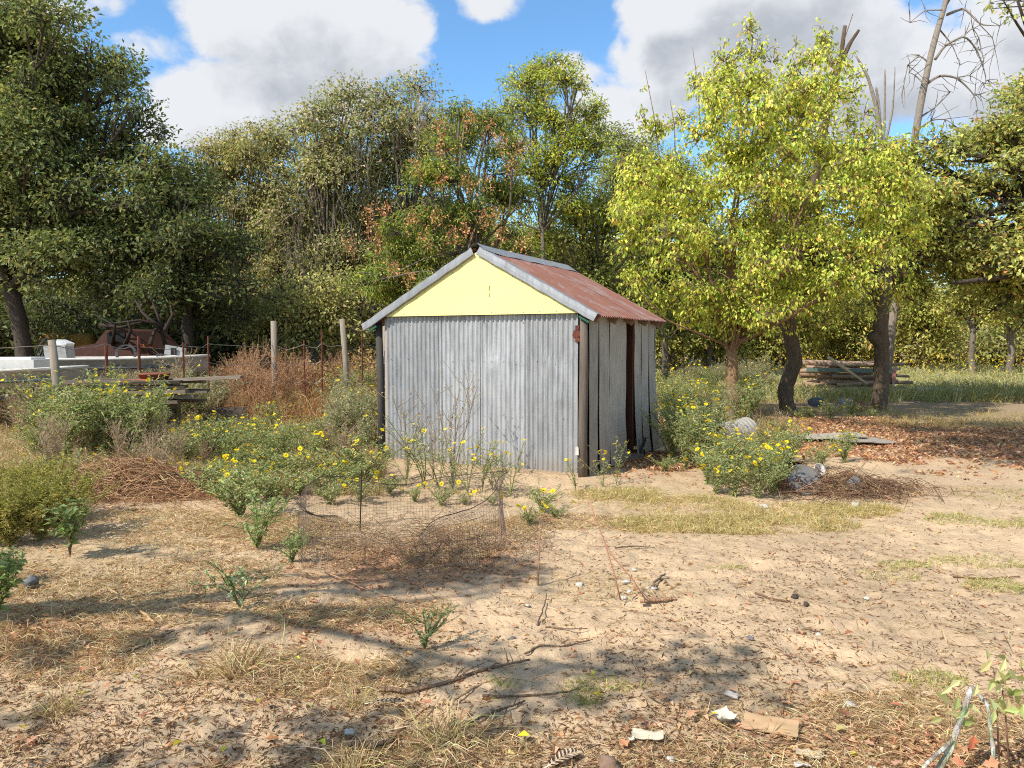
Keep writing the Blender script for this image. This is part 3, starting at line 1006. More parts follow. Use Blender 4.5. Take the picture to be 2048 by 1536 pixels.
# dead tree and snags
YD = 24.0
dt = thing('dead_tree', 'bare grey dead tree leaning right against the sky', 'tree', gz(at(1818, 700, YD)[0], YD))
db = np.array(dt.location)
dp = [(np.array([[*gz(at(1770, 700, YD)[0], YD)[:2], -0.1], at(1822, 330, YD), at(1842, 200, YD), at(1866, 90, YD), at(1893, 0, YD), at(1905, -70, YD)]), 0.135, 0.06)]
for pl, r in [([(1850, 170), (1880, 150), (1915, 155), (1950, 190), (1955, 220)], .05), ([(1870, 120), (1890, 90), (1930, 70), (1955, 100), (1975, 160), (1960, 190)], .045),
              ([(1862, 130), (1840, 110), (1815, 130), (1808, 170)], .03), ([(1893, 30), (1930, 15), (1960, 50), (2000, 52)], .05), ([(1880, 60), (1905, 90), (1920, 130)], .03),
              ([(1840, 235), (1870, 215), (1900, 185)], .03), ([(1850, 170), (1830, 150), (1818, 145)], .025), ([(1885, 20), (1850, 20), (1820, 45)], .025),
              ([(1834, 260), (1862, 240), (1890, 238), (1905, 248)], .028), ([(1930, 70), (1945, 55), (1958, 75), (1968, 120)], .02), ([(1960, 50), (1985, 75), (1990, 95)], .02),
              ([(1915, 155), (1940, 150), (1965, 165)], .02), ([(1893, 10), (1910, -20), (1950, -30)], .04)]:
    dp.append((np.array([at(x, y, YD + rng.uniform(-.3, .3)) for x, y in pl]), r, 0.008))
dmb = trunk_mb([(p - db, a, b) for p, a, b in dp], S(150, 138, 124))
tips = []
for p, a, b in dp[1:]:
    for q in p[1:]:
        for _ in range(4):
            tips.append((q - db, q - db + rng.normal(0, 0.33, 3) + np.array([0, 0, -0.15])))
dmb.twigs([a for a, b in tips], [b for a, b in tips], 0.014, 0.006, S(140, 128, 116))
dmb.obj('trunk', M_BARK, dt, smooth=True)
sg = thing('dead_tree', 'cluster of thin bare snag stems between yellow tree and dead tree', 'tree', gz(at(1775, 700, 23)[0], 23))
sb = np.array(sg.location)
smb = trunk_mb([(np.array([[sb[0], 23, -.1], at(1768, 350, 23), at(1755, 220, 23), at(1735, 150, 23), at(1712, 112, 23)]) - sb, 0.10, 0.025),
                (np.array([at(1765, 330, 23), at(1770, 230, 23), at(1770, 140, 23)]) - sb, 0.045, 0.025),
                (np.array([at(1765, 300, 23), at(1757, 200, 23), at(1752, 175, 23)]) - sb, 0.05, 0.03),
                (np.array([at(1768, 300, 23), at(1786, 220, 23), at(1790, 135, 23)]) - sb, 0.04, 0.015)], S(150, 138, 124))
smb.obj('trunk', M_BARK, sg, smooth=True)

# far trees across the field on the right, and one behind
FAR = [S(146, 152, 84), S(158, 158, 92), S(124, 132, 74), S(168, 152, 94)]
LEAF_F = dict(dens=1.5, nleaf=16, L=0.2, Wd=0.11, cols=FAR, wts=[4, 3, 3, 1], droop=0.25, sub=(0.5, 0.9), flat=0.8, gap=0.03)
far = [(1420, 40, [(1300, 720), (1300, 570), (1380, 530), (1490, 550), (1510, 720)], 18, 'low bushy tree on the field edge right behind the shed'),
       (1560, 44, [(1480, 715), (1480, 520), (1560, 500), (1650, 560), (1660, 715)], 18, 'bushy field-edge tree behind the shaded oak trunk'),
       (1700, 46, [(1620, 715), (1630, 560), (1700, 510), (1790, 540), (1800, 715)], 18, 'bushy field-edge tree beyond the log pile'),
       (1840, 42, [(1780, 715), (1790, 570), (1850, 545), (1920, 590), (1925, 715)], 16, 'yellow green tree in the far gap right of the knobbed oak'),
       (1946, 38, [(1890, 660), (1900, 570), (1950, 530), (2010, 560), (2010, 680), (1960, 640)], 14, 'small tree with a pale trunk showing in the far weeds'),
       (2022, 36, [(1980, 680), (1990, 590), (2060, 550), (2140, 580), (2150, 700), (2060, 660)], 14, 'dark tree with short trunk in the far weeds at the right edge')]
for (tpx, Y, pg, nb_, lab) in far:
    tree('far_tree', lab, 'tree', gz(at(tpx, 700, Y)[0], Y), at(tpx, 650, Y), 0.17, poly_blobs(Y, pg, nb_, 24, 42, 1.6), dict(LEAF_F), bark=BARK_G)

# brush and trees that close the gaps behind: a few kinds, each copy a plant of its own
def bush_proto(seed, nb_, rx, rz, rr, leaf):
    bl_ = []
    for _ in range(nb_):
        d_ = rnd_unit(1)[0] * rng.uniform(.3, 1) ** .6
        r_ = rng.uniform(*rr)
        bl_.append(((d_[0] * rx, d_[1] * rx * .8, max(r_ * .5, rz * (1 + d_[2] * .8))), (r_, r_, r_ * .85)))
    mb_ = MB()
    crown(mb_, bl_, **leaf)
    for _ in range(5):
        mb_.tube([[rng.normal(0, .1), rng.normal(0, .1), -.1], [rng.normal(0, .3), rng.normal(0, .3), rz], [rng.normal(0, rx * .5), rng.normal(0, rx * .4), rz * 1.7]], [.05, .035, .012], 5, BARK_G)
    return mb_


BR_COL = [[S(150, 150, 98), S(130, 134, 84), S(172, 164, 112)], [S(150, 134, 100), S(136, 110, 80), S(160, 146, 110)], [S(134, 140, 86), S(112, 120, 72), S(150, 148, 98)]]
LB = dict(dens=1.0, nleaf=22, L=.15, Wd=.075, droop=.2, sub=(.3, .6), flat=.9)
B_OL = [bush_proto(0, 9, 1.2, .75, (.5, .8), dict(LB, cols=BR_COL[0])).mesh('bush', M_LEAF) for _ in range(2)]
B_DRY = [bush_proto(0, 9, 1.1, .7, (.45, .75), dict(LB, cols=BR_COL[1])).mesh('bush', M_LEAF) for _ in range(2)]
B_YEL = [bush_proto(0, 10, 1.2, .9, (.5, .8), dict(LB, cols=BR_COL[2])).mesh('bush', M_LEAF) for _ in range(2)]


ORD_L = ['leftmost', 'second', 'third', 'fourth', 'fifth', 'sixth', 'seventh', 'eighth', 'ninth', 'tenth', 'eleventh', 'twelfth', 'thirteenth', 'fourteenth', 'fifteenth', 'rightmost']


def place_bush(pr, px, Y, sc, lab, grp):
    p = at(px, 700, Y)
    o = link('scrub_bush', pr[rng.integers(len(pr))])
    o.location = gz(p[0], Y); o.rotation_euler = (0, 0, rng.uniform(0, 6.28)); o.scale = (sc, sc, sc * rng.uniform(.85, 1.2))
    tag(o, lab, 'bush', grp)


for k in range(26):
    place_bush(B_OL if rng.random() < .45 else B_DRY, -60 + k * 33 + rng.uniform(-10, 10), rng.uniform(28, 36), rng.uniform(1.0, 1.7), 'low scrubby bush in the undergrowth under the thicket at the left', 'undergrowth bushes under the thicket')
for k in range(16):
    place_bush(B_DRY, 300 + k * 32 + rng.uniform(-10, 10), rng.uniform(21.5, 25), rng.uniform(.6, .95), 'dry tan bush in front of the thicket beyond the fence, ' + ORD_L[k] + ('' if 'most' in ORD_L[k] else ' from left'), 'dry bushes beyond the fence')
for k in range(26):
    place_bush(B_YEL if rng.random() < .5 else B_OL, 1270 + k * 33 + rng.uniform(-10, 10), rng.uniform(42, 54), rng.uniform(1.3, 2.1), 'yellow green bush along the far side of the field', 'bushes along the far field edge')
B_DK = [bush_proto(0, 10, 1.3, 1.0, (.5, .85), dict(LB, dens=1.3, nleaf=26, cols=[S(84, 94, 62), S(70, 80, 54), S(100, 104, 72)])).mesh('bush', M_LEAF) for _ in range(2)]  # bushes added in dark colours to stand in for the shadow behind the trunks
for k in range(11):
    place_bush(B_DK, -40 + k * 42 + rng.uniform(-8, 8), rng.uniform(26, 28), rng.uniform(1.2, 1.6), 'added bush, coloured dark for the shadow between the oak trunks at the left', 'bushes added dark for the shadow under the left oaks')
BT = [bush_proto(0, 26, 2.3, 4.6, (.9, 1.35), dict(LB, dens=.9, nleaf=26, L=.2, Wd=.11, sub=(.5, .85), cols=c_)) for c_ in ([S(126, 132, 82), S(110, 116, 70), S(144, 144, 94)], [S(146, 150, 86), S(128, 134, 74), S(164, 158, 96)])]
BTM = [b_.mesh('crown', M_LEAF) for b_ in BT]
TRM = MB(); TRM.tube([[0, 0, -.2], [.1, 0, 2], [0, .1, 5]], [.2, .16, .08], 8, BARK_G); TRM = TRM.mesh('trunk', M_BARK)
for k, (px, Y, sc) in enumerate([(420, 40, .95), (520, 39, .95), (610, 40, 1.1), (700, 41, 1.2), (790, 40, 1.2), (880, 41, 1.15), (960, 39, .95), (1050, 40, 1.0), (1150, 39, .9), (1250, 41, .95), (1330, 40, .85), (1420, 44, .8), (300, 40, .8), (200, 41, .7), (90, 42, .7), (0, 41, .7), (-60, 42, .7),
                                 (1500, 56, .85), (1590, 58, .85), (1690, 56, .8), (1790, 57, .8), (1880, 55, .6), (1970, 57, .85), (2060, 56, .95), (2130, 55, .95)]):
    p = at(px + rng.uniform(-15, 15), 700, Y)
    left_ = px < 1460
    t = thing('background_tree', 'olive tree at the back of the thicket, filling gaps between nearer crowns' if left_ else 'yellow green tree at the back of the field on the right', 'tree', gz(p[0], Y), rng.uniform(0, 6.28), 'trees at the back of the thicket' if left_ else 'trees at the back of the field')
    t.scale = (sc, sc, sc)
    link('trunk', TRM, t); link('crown', BTM[0 if left_ else 1], t)

# woodland far off: reads as one mass
wm = MB()
bl = []
for k in range(62):
    x = -66 + k * 2.2 + rng.uniform(-1.2, 1.2)
    y = 62 + rng.uniform(-5, 5)
    h = rng.uniform(2.2, 3.6)
    bl.append(((x, y, h * .8), (2.8, 2.2, h * 0.85)))
    wm.tube([[x, y, -0.2], [x + .2, y, h]], [0.2, 0.1], 6, BARK_G)
crown(wm, bl, dens=0.14, nleaf=10, L=0.5, Wd=0.2, cols=[S(138, 142, 88), S(120, 126, 78), S(158, 154, 98)], droop=0.2, sub=(0.8, 1.4), flat=0.8)
tag(wm.obj('distant_woods', M_LEAF), kind='stuff')

# ------------------------------------------------------------------ the shed
SW, SD, WALL, PEAK = 2.95, 2.85, 2.01, 2.82
shed = thing('shed', 'small gabled shed of grey corrugated metal with a yellow gable and rusty roof', 'shed', (-1.728, 10.66, 0.0), R(-27))
SLOPE = math.atan2(PEAK - WALL, SW / 2)


def corr(x):
    return 0.0125 * np.sin(x * 2 * pi / 0.068)


def dent(x, z):
    d = 0.0
    for (cx, cz, rx, rz, a) in [(1.72, 1.40, .09, .12, .02), (1.85, 1.25, .06, .2, .014), (2.45, 1.42, .10, .06, .02), (2.6, 1.40, .06, .05, -.018), (2.5, 1.33, .05, .05, .016),
                                (2.38, 1.35, .04, .06, -.014), (2.62, .98, .1, .03, .014), (1.35, .8, .05, .3, -.012), (1.95, 1.42, .06, .05, .016), (2.1, 1.5, .05, .03, -.012),
                                (.5, .35, .2, .2, .012), (2.55, 1.7, .05, .04, .012)]:
        d = d + a * np.exp(-((x - cx) / rx) ** 2 - ((z - cz) / rz) ** 2)
    return d


def front_sheet(x0, x1, yoff, z0, z1, ph):
    nx = int((x1 - x0) / 0.0085)
    xs = np.linspace(x0, x1, nx)
    zs = np.linspace(z0, z1, 26)
    Xg, Zg = np.meshgrid(xs, zs, indexing='ij')
    prof = corr(Xg + ph)
    fade = 1 - 0.75 * np.exp(-((Xg - 1.72) / .12) ** 2 - ((Zg - 1.35) / .25) ** 2) - 0.6 * np.exp(-((Xg - 2.5) / .16) ** 2 - ((Zg - 1.38) / .09) ** 2)
    Yg = -yoff - prof * fade - dent(Xg, Zg) - 0.006 * fbm(Xg * 3, Zg * 1.2, 71, 2) * 2
    Zg = Zg + np.where(Zg < z0 + .02, 0.012 * fbm(Xg * 5, Xg * 0, 73, 2), 0)
    mb = MB()
    mb.grid(np.stack([Xg, Yg, Zg], -1), nx, 26)
    mb.grid(np.stack([Xg, Yg + 0.0015, Zg], -1)[::-1], nx, 26)
    return mb


for (x0, x1, yo, z0, z1, ph) in [(0.02, 0.90, 0.018, 0.03, 2.0, 0), (0.868, 1.49, 0.024, 0.05, 2.0, 0.02), (1.455, 2.185, 0.019, 0.04, 2.0, 0.01), (2.15, 2.855, 0.025, 0.045, 2.0, 0.03)]:
    o = front_sheet(x0, x1, yo, z0, z1, ph).obj('corrugated_sheet', M_GALV, shed, smooth=True)
# nail heads on the sheets
nb = MB()
for zz in (1.93, 1.41, 0.72):
    for k in range(20):
        xx = 0.08 + k * 0.145 + rng.normal(0, 0.02)
        if xx < 2.83:
            nb.box((xx, -0.039, zz + rng.normal(0, 0.012)), (0.011, 0.006, 0.011), C=S(150, 148, 144), jit=0.001)
tag(nb.obj('nail', M_WIRE, shed), kind='stuff')
mb = MB(); mb.box((1.45, 0.0, 0.0), (2.86, 0.07, 0.09), C=S(168, 146, 120), jit=0.004); mb.obj('sill_board', M_PLANK, shed)

# posts
mb = MB()
mb.tube([[2.925, -0.02, -0.15], [2.92, -0.025, 0.6], [2.93, -0.02, 1.3], [2.925, -0.02, 2.0]], [0.056, 0.055, 0.053, 0.05], 12, S(100, 90, 80), rough=0.05)
mb.obj('corner_post', M_WOOD, shed, smooth=True)
mb = MB(); mb.tube([[-0.10, -0.01, -0.1], [-0.115, 0.0, 1.0], [-0.16, 0.02, 1.93]], [0.055, 0.05, 0.05], 10, S(70, 66, 62), rough=0.04)
mb.obj('corner_post', M_WOOD, shed, smooth=True)
mb = MB(); mb.box((-0.012, 0.02, 1.0), (0.05, 0.06, 1.98), C=S(160, 150, 140), jit=0.004); mb.obj('edge_board', M_WOOD, shed)
mb = MB(); mb.tube([[2.9, SD, -0.1], [2.9, SD, 2.0]], 0.06, 8, S(96, 88, 80)); mb.obj('corner_post', M_WOOD, shed, smooth=True)
mb = MB(); mb.tube([[0.05, SD, -0.1], [0.05, SD, 2.0]], 0.06, 8, S(96, 88, 80)); mb.obj('corner_post', M_WOOD, shed, smooth=True)

# yellow gable
mb = MB()
prof = [(0.0, 2.005), (2.93, 2.005), (SW / 2 + 0.02, PEAK - 0.005)]
F = [[x, -0.094, z] for x, z in prof]; B = [[x, -0.05, z] for x, z in prof]
mb.add(F + B, [[0, 1, 4, 3], [1, 2, 5, 4], [2, 0, 3, 5]], [[0, 2, 1], [3, 4, 5]])
mb.obj('gable_panel', M_YELLOW, shed)
nb = MB()
for k in range(13):
    nb.box((0.12 + k * .225, -0.096, 2.03 + rng.normal(0, .006)), (.009, .006, .009), C=S(150, 140, 110))
for k in range(9):
    for s_ in (-1, 1):
        f_ = (k + .6) / 10
        nb.box((SW / 2 + .01 + s_ * f_ * 1.42, -0.096, PEAK - .06 - f_ * .78), (.009, .006, .009), C=S(140, 130, 104))
nb.box((1.66, -.0955, 2.34), (.012, .004, .07), C=S(150, 138, 96), jit=.002); nb.box((1.665, -.0955, 2.26), (.008, .004, .05), C=S(160, 148, 100), jit=.002)
tag(nb.obj('nail', M_WIRE, shed), kind='stuff')
mb = MB()  # grey board showing at the right under the flashing
mb.add([[2.30, -0.090, 2.34], [2.95, -0.090, 1.99], [2.95, -0.090, 2.085], [2.30, -0.090, 2.44], [2.30, -0.052, 2.34], [2.95, -0.052, 1.99], [2.95, -0.052, 2.085], [2.30, -0.052, 2.44]],
       [[0, 1, 2, 3], [7, 6, 5, 4], [0, 4, 5, 1], [3, 2, 6, 7], [1, 5, 6, 2], [0, 3, 7, 4]], None, S(150, 136, 126))
mb.obj('rake_board', M_PLANK, shed)

# roof: rusted corrugated sheets running down the slope
OV_F, OV_B, OVL, OVR = 0.10, 0.02, 0.27, 0.14


def roof_sheet(side, y0, y1, lift):
    """side +1 right slope, -1 left slope; corrugated across y"""
    ny = int((y1 - y0) / 0.0085)
    ys = np.linspace(y0, y1, ny)
    over = OVR if side > 0 else OVL
    ln = (SW / 2 + over) / cos(SLOPE)
    ss_ = np.linspace(0.0, ln, 14)
    Yg, Sg = np.meshgrid(ys, ss_, indexing='ij')
    h = 0.075 + lift + corr(Yg) + 0.006 * fbm(Yg * 2, Sg * 2, 77, 2)
    Xg = SW / 2 + side * (Sg * cos(SLOPE) + h * sin(SLOPE))
    Zg = PEAK - Sg * sin(SLOPE) + h * cos(SLOPE) - 0.03
    m = MB()
    m.grid(np.stack([Xg, Yg, Zg], -1), ny, 14)
    m.grid(np.stack([Xg, Yg, Zg - 0.003], -1)[::-1], ny, 14)
    return m


ye = np.linspace(-OV_F, SD + OV_B, 6)
for k in range(5):
    roof_sheet(1, ye[k] - (0.03 if k else 0), ye[k + 1], 0.003 * (k % 2)).obj('roof_sheet', M_ROOF, shed, smooth=True)
for k in range(5):
    roof_sheet(-1, ye[k] - (0.03 if k else 0), ye[k + 1], 0.003 * (k % 2)).obj('roof_sheet', M_ROOF, shed, smooth=True)

# folded galvanised flashing along both rakes
def slope_pt(side, s, y, h):
    return [SW / 2 + side * (s * cos(SLOPE) + h * sin(SLOPE)), y, PEAK - s * sin(SLOPE) + h * cos(SLOPE) - 0.03]


for side, s1, dz in ((-1, (SW / 2 + 0.30) / cos(SLOPE), 0.0), (1, (SW / 2 + 0.14) / cos(SLOPE), 0.0)):
    sec = [(-OV_F + 0.10, 0.098), (-OV_F - 0.020, 0.100), (-OV_F - 0.026, 0.096), (-OV_F - 0.030, 0.045), (-OV_F - 0.036, 0.040), (-OV_F - 0.036, 0.0), (-OV_F - 0.026, -0.006)]
    sv = np.linspace(0.02, s1, 14)
    Vg = np.array([[slope_pt(side, s, y + 0.003 * sin(s * 5 + i), h + 0.004 * sin(s * 3.3 + i * 2)) for (y, h) in sec] for i, s in enumerate(sv)])
    m = MB(); m.grid(Vg, len(sv), len(sec)); m.grid(Vg[::-1] + np.array([0, 0.003, -0.003]), len(sv), len(sec))
    m.obj('rake_flashing', M_FLASH, shed)
    # green painted strip of the board left showing under the eave end
    m = MB()
    a, b = s1 - 0.20, s1 - 0.05
    vv = [slope_pt(side, s, y, h) for s in (a, b) for (y, h) in ((-OV_F - 0.012, -0.052), (-OV_F - 0.012, -0.03), (-OV_F + 0.03, -0.03), (-OV_F + 0.03, -0.052))]
    m.add(vv, [[0, 1, 2, 3], [7, 6, 5, 4], [0, 4, 5, 1], [1, 5, 6, 2], [2, 6, 7, 3], [3, 7, 4, 0]], None, S(40, 86, 64))
    m.obj('fascia_board', M_PAINT, shed)

# ridge cap, its front end sprung open
m = MB()
yy = np.linspace(-OV_F - 0.03, SD + OV_B, 18)
secs = []
for i, y in enumerate(yy):
    spring = 0.014 * math.exp(-(y + OV_F) / 0.15)
    secs.append([slope_pt(-1, 0.17, y, 0.088 + spring), slope_pt(-1, 0.08, y, 0.095), [SW / 2 - 0.02, y, PEAK + 0.085 + spring], [SW / 2 + 0.02, y, PEAK + 0.085 + spring],
                 slope_pt(1, 0.08, y, 0.098), slope_pt(1, 0.17, y, 0.092 + 0.006 * sin(i * 1.7) + spring)])
V_ = np.array(secs); m.grid(V_, len(yy), 6); m.grid(V_[::-1] - np.array([0, 0, 0.003]), len(yy), 6)
m.obj('ridge_cap', M_FLASH, shed)

# rafters with their tails under the right eave
for y in (0.05, 0.72, 1.38, 2.02, 2.62, 2.8):
    for side in (1, -1):
        m = MB()
        e = (SW / 2 + (0.13 if side > 0 else 0.2)) / cos(SLOPE)
        vv = [slope_pt(side, s, y + dy, h) for s in (0.03, e) for (dy, h) in ((-.02, -.03), (-.02, .055), (.02, .055), (.02, -.03))]
        m.add(vv, [[0, 1, 2, 3], [7, 6, 5, 4], [0, 4, 5, 1], [1, 5, 6, 2], [2, 6, 7, 3], [3, 7, 4, 0]], None, S(132, 104, 80))
        m.obj('rafter', M_PLANK, shed)


def side_sheet(y0, y1, gap_lo, xw, z0, z1, lean=0.0, seed=1):
    """weathered flat sheet on the doorway side, edges warped, foot kicked out"""
    ny, nz = 34, 24
    ys = np.linspace(0, 1, ny); zs = np.linspace(0, 1, nz)
    Yn, Zn = np.meshgrid(ys, zs, indexing='ij')
    wv = 0.012 * fbm(Zn * 3 + seed, Zn * 0 + seed, 81, 2)
    Yg = y0 + (y1 - y0) * Yn + wv - gap_lo * (1 - Zn) ** 1.5 * Yn
    Zg = z0 + (z1 - z0) * Zn + np.where(Zn < 0.05, 0.02 * fbm(Yn * 4, Yn * 0 + seed, 83, 2), 0)
    Xg = xw + 0.004 * np.sin(Yg * 2 * pi / 0.075) + 0.02 * fbm(Yg * 3, Zg * 1.5, 85 + seed, 2) + lean * (1 - Zn) ** 3
    m = MB()
    m.grid(np.stack([Xg, Yg, Zg], -1), ny, nz)
    m.grid(np.stack([Xg - 0.004, Yg, Zg], -1)[::-1], ny, nz)
    return m


XW = SW + 0.012
side_sheet(0.075, 0.37, 0.004, XW, 0.0, 2.0, 0.01, 1).obj('side_sheet', M_GALV_OLD, shed, smooth=True)
side_sheet(0.385, 0.765, -0.012, XW + .004, 0.0, 2.0, 0.02, 2).obj('side_sheet', M_GALV_OLD, shed, smooth=True)
side_sheet(0.79, 1.49, 0.03, XW, 0.02, 2.0, 0.03, 3).obj('side_sheet', M_GALV_OLD, shed, smooth=True)
side_sheet(1.85, 2.14, 0.03, XW, 0.05, 2.0, 0.05, 4).obj('side_sheet', M_GALV_OLD, shed, smooth=True)
side_sheet(2.15, 2.50, 0.05, XW + .004, 0.04, 2.0, 0.07, 5).obj('side_sheet', M_GALV_OLD, shed, smooth=True)
side_sheet(2.51, 2.88, 0.0, XW, 0.02, 2.0, 0.09, 6).obj('side_sheet', M_GALV_OLD, shed, smooth=True)
# door frame and brown door standing back inside
for y in (1.475, 1.865):
    m = MB(); m.box((SW - 0.05, y, 1.0), (0.09, 0.07, 2.0), C=S(92, 66, 50), jit=0.003); m.obj('door_post', M_WOOD, shed)
m = MB(); m.box((SW - 0.05, 1.67, 1.96), (0.085, 0.32, 0.07), C=S(92, 66, 50)); m.obj('door_head', M_PLANK, shed)
door = MB(); door.box((SW - 0.42, 1.90, 0.99), (0.86, 0.03, 1.86), rz=R(-12), C=S(78, 48, 34)); dobj = door.obj('door', M_WOOD, shed)
h = MB(); h.box((SW - 0.12, 1.80, 1.0), (0.03, 0.03, 0.12), C=S(70, 60, 52)); h.obj('handle', M_RUST, dobj)
m = MB(); m.box((SW + 0.05, 1.68, 0.035), (0.22, 0.36, 0.07), C=S(128, 116, 104), jit=0.005); m.obj('door_step', M_STONE, shed)
# left and back walls, dark inside
for k in range(4):
    y0, y1 = 0.03 + k * 0.71, 0.03 + (k + 1) * 0.71 + 0.03
    ny = 80
    Yg, Zg = np.meshgrid(np.linspace(y0, y1, ny), np.linspace(0.02, 1.99, 6), indexing='ij')
    m = MB(); Xg = -0.03 - 0.003 * (k % 2) - corr(Yg)
    m.grid(np.stack([Xg, Yg, Zg], -1), ny, 6)
    m.obj('corrugated_sheet', M_GALV_OLD, shed, smooth=True)
    Xb, Zb = np.meshgrid(np.linspace(k * 0.72, (k + 1) * 0.72 + .04, ny), np.linspace(0.02, 2.0, 6), indexing='ij')
    m = MB(); m.grid(np.stack([Xb, SD + 0.03 + .003 * (k % 2) + corr(Xb), Zb], -1), ny, 6)
    m.obj('corrugated_sheet', M_GALV_OLD, shed, smooth=True)
m = MB(); m.add([[0, SD + 0.05, 2.0], [SW, SD + 0.05, 2.0], [SW / 2, SD + 0.05, PEAK], [0, SD + 0.03, 2.0], [SW, SD + 0.03, 2.0], [SW / 2, SD + 0.03, PEAK]], [[0, 1, 4, 3], [1, 2, 5, 4], [2, 0, 3, 5]], [[0, 1, 2], [3, 5, 4]], S(150, 140, 110))
m.obj('back_gable_panel', M_PAINT, shed)
# rusty hinge plate by the corner post, and a torn white label low on it
m = MB(); m.tube([[2.84, -0.050, 1.75], [2.84, -0.058, 1.75]], 0.05, 9, S(98, 54, 42), rough=0.25); m.box((2.85, -0.052, 1.83), (0.05, 0.01, 0.05), rx=0, C=S(92, 50, 40), jit=0.004); m.box((2.86, -0.053, 1.68), (0.055, 0.01, 0.045), C=S(104, 60, 46), jit=0.004)
m.obj('rusty_plate', M_RUST, shed)
m = MB(); m.box((2.875, -0.092, 0.34), (0.045, 0.004, 0.10), C=S(190, 182, 172), jit=0.006); m.obj('torn_label', M_PAINT, shed)
m = MB(); m.box((SW + 0.10, 1.96, 0.14), (0.02, 0.1, 0.30), ry=R(18), C=S(66, 70, 74)); m.obj('door_prop', M_PLANK, shed)

# ------------------------------------------------------------------ wire fence at the left
fence = thing('wire_fence', 'sagging wire fence with grey wooden posts and rusty steel stakes', 'fence', gz(-5.3, 17))
fb = np.array(fence.location)
wp = [(103, 680, 13.0, 0.085, 0.065), (547, 642, 17.0, 0.07, 0.065), (684, 638, 17.4, 0.068, 0.06), (770, 640, 18.2, 0.07, 0.06)]
tops = []
for (px, py, Y, r0, r1) in wp:
    tp = at(px, py, Y) - fb
    bt = gz(tp[0] + fb[0] + (0.12 if px in (103, 684) else -0.03), Y) - fb
    m = MB(); m.tube([bt - [0, 0, .2], bt * 0.5 + tp * 0.5 + [0.02, 0, 0], tp], [r0, (r0 + r1) / 2, r1], 9, S(140, 128, 112), rough=0.06)
    m.obj('wooden_post', M_WOOD, fence, smooth=True)
    tops.append((px, tp))
for (px, py, Y) in [(212, 690, 13.8), (277, 672, 14.2), (366, 685, 15.2), (416, 672, 15.8), (608, 680, 17.1), (643, 661, 17.2), (724, 666, 17.8)]:
    tp = at(px, py, Y) - fb
    bt = gz(tp[0] + fb[0], Y) - fb
    m = MB()
    rr = 0.026 if px < 300 else 0.018
    m.tube([bt - [0, 0, .2], tp], [rr, rr], 6, S(104, 60, 46))
    m.box(tp * 0.9 + bt * 0.1 + np.array([0, -rr, 0]), (0.02, 0.03, 0.05), C=S(120, 66, 48))
    m.obj('steel_stake', M_RUST, fence)
    tops.append((px, tp))
tops.sort(key=lambda q: q[0])
for k, hz in enumerate((1.58, 1.2, 0.8)):
    pts = []
    ground_xy = [(p[0], p[1]) for _, p in tops]
    allp = [(-11.5 - fb[0], 11.2 - fb[1])] + ground_xy
    for i, (a, b) in enumerate(zip(allp[:-1], allp[1:])):
        for t_ in np.linspace(0, 1, 6)[:-1]:
            pts.append([a[0] + (b[0] - a[0]) * t_, a[1] + (b[1] - a[1]) * t_ - 0.05, hz - 0.10 * t_ * (1 - t_) * 4 * (0.3 + 0.7 * rng.random()) + 0.02 * (i % 3)])
    m = MB(); m.tube(pts, 0.006, 4, S(132, 124, 116)); m.obj('wire', M_WIRE, fence)

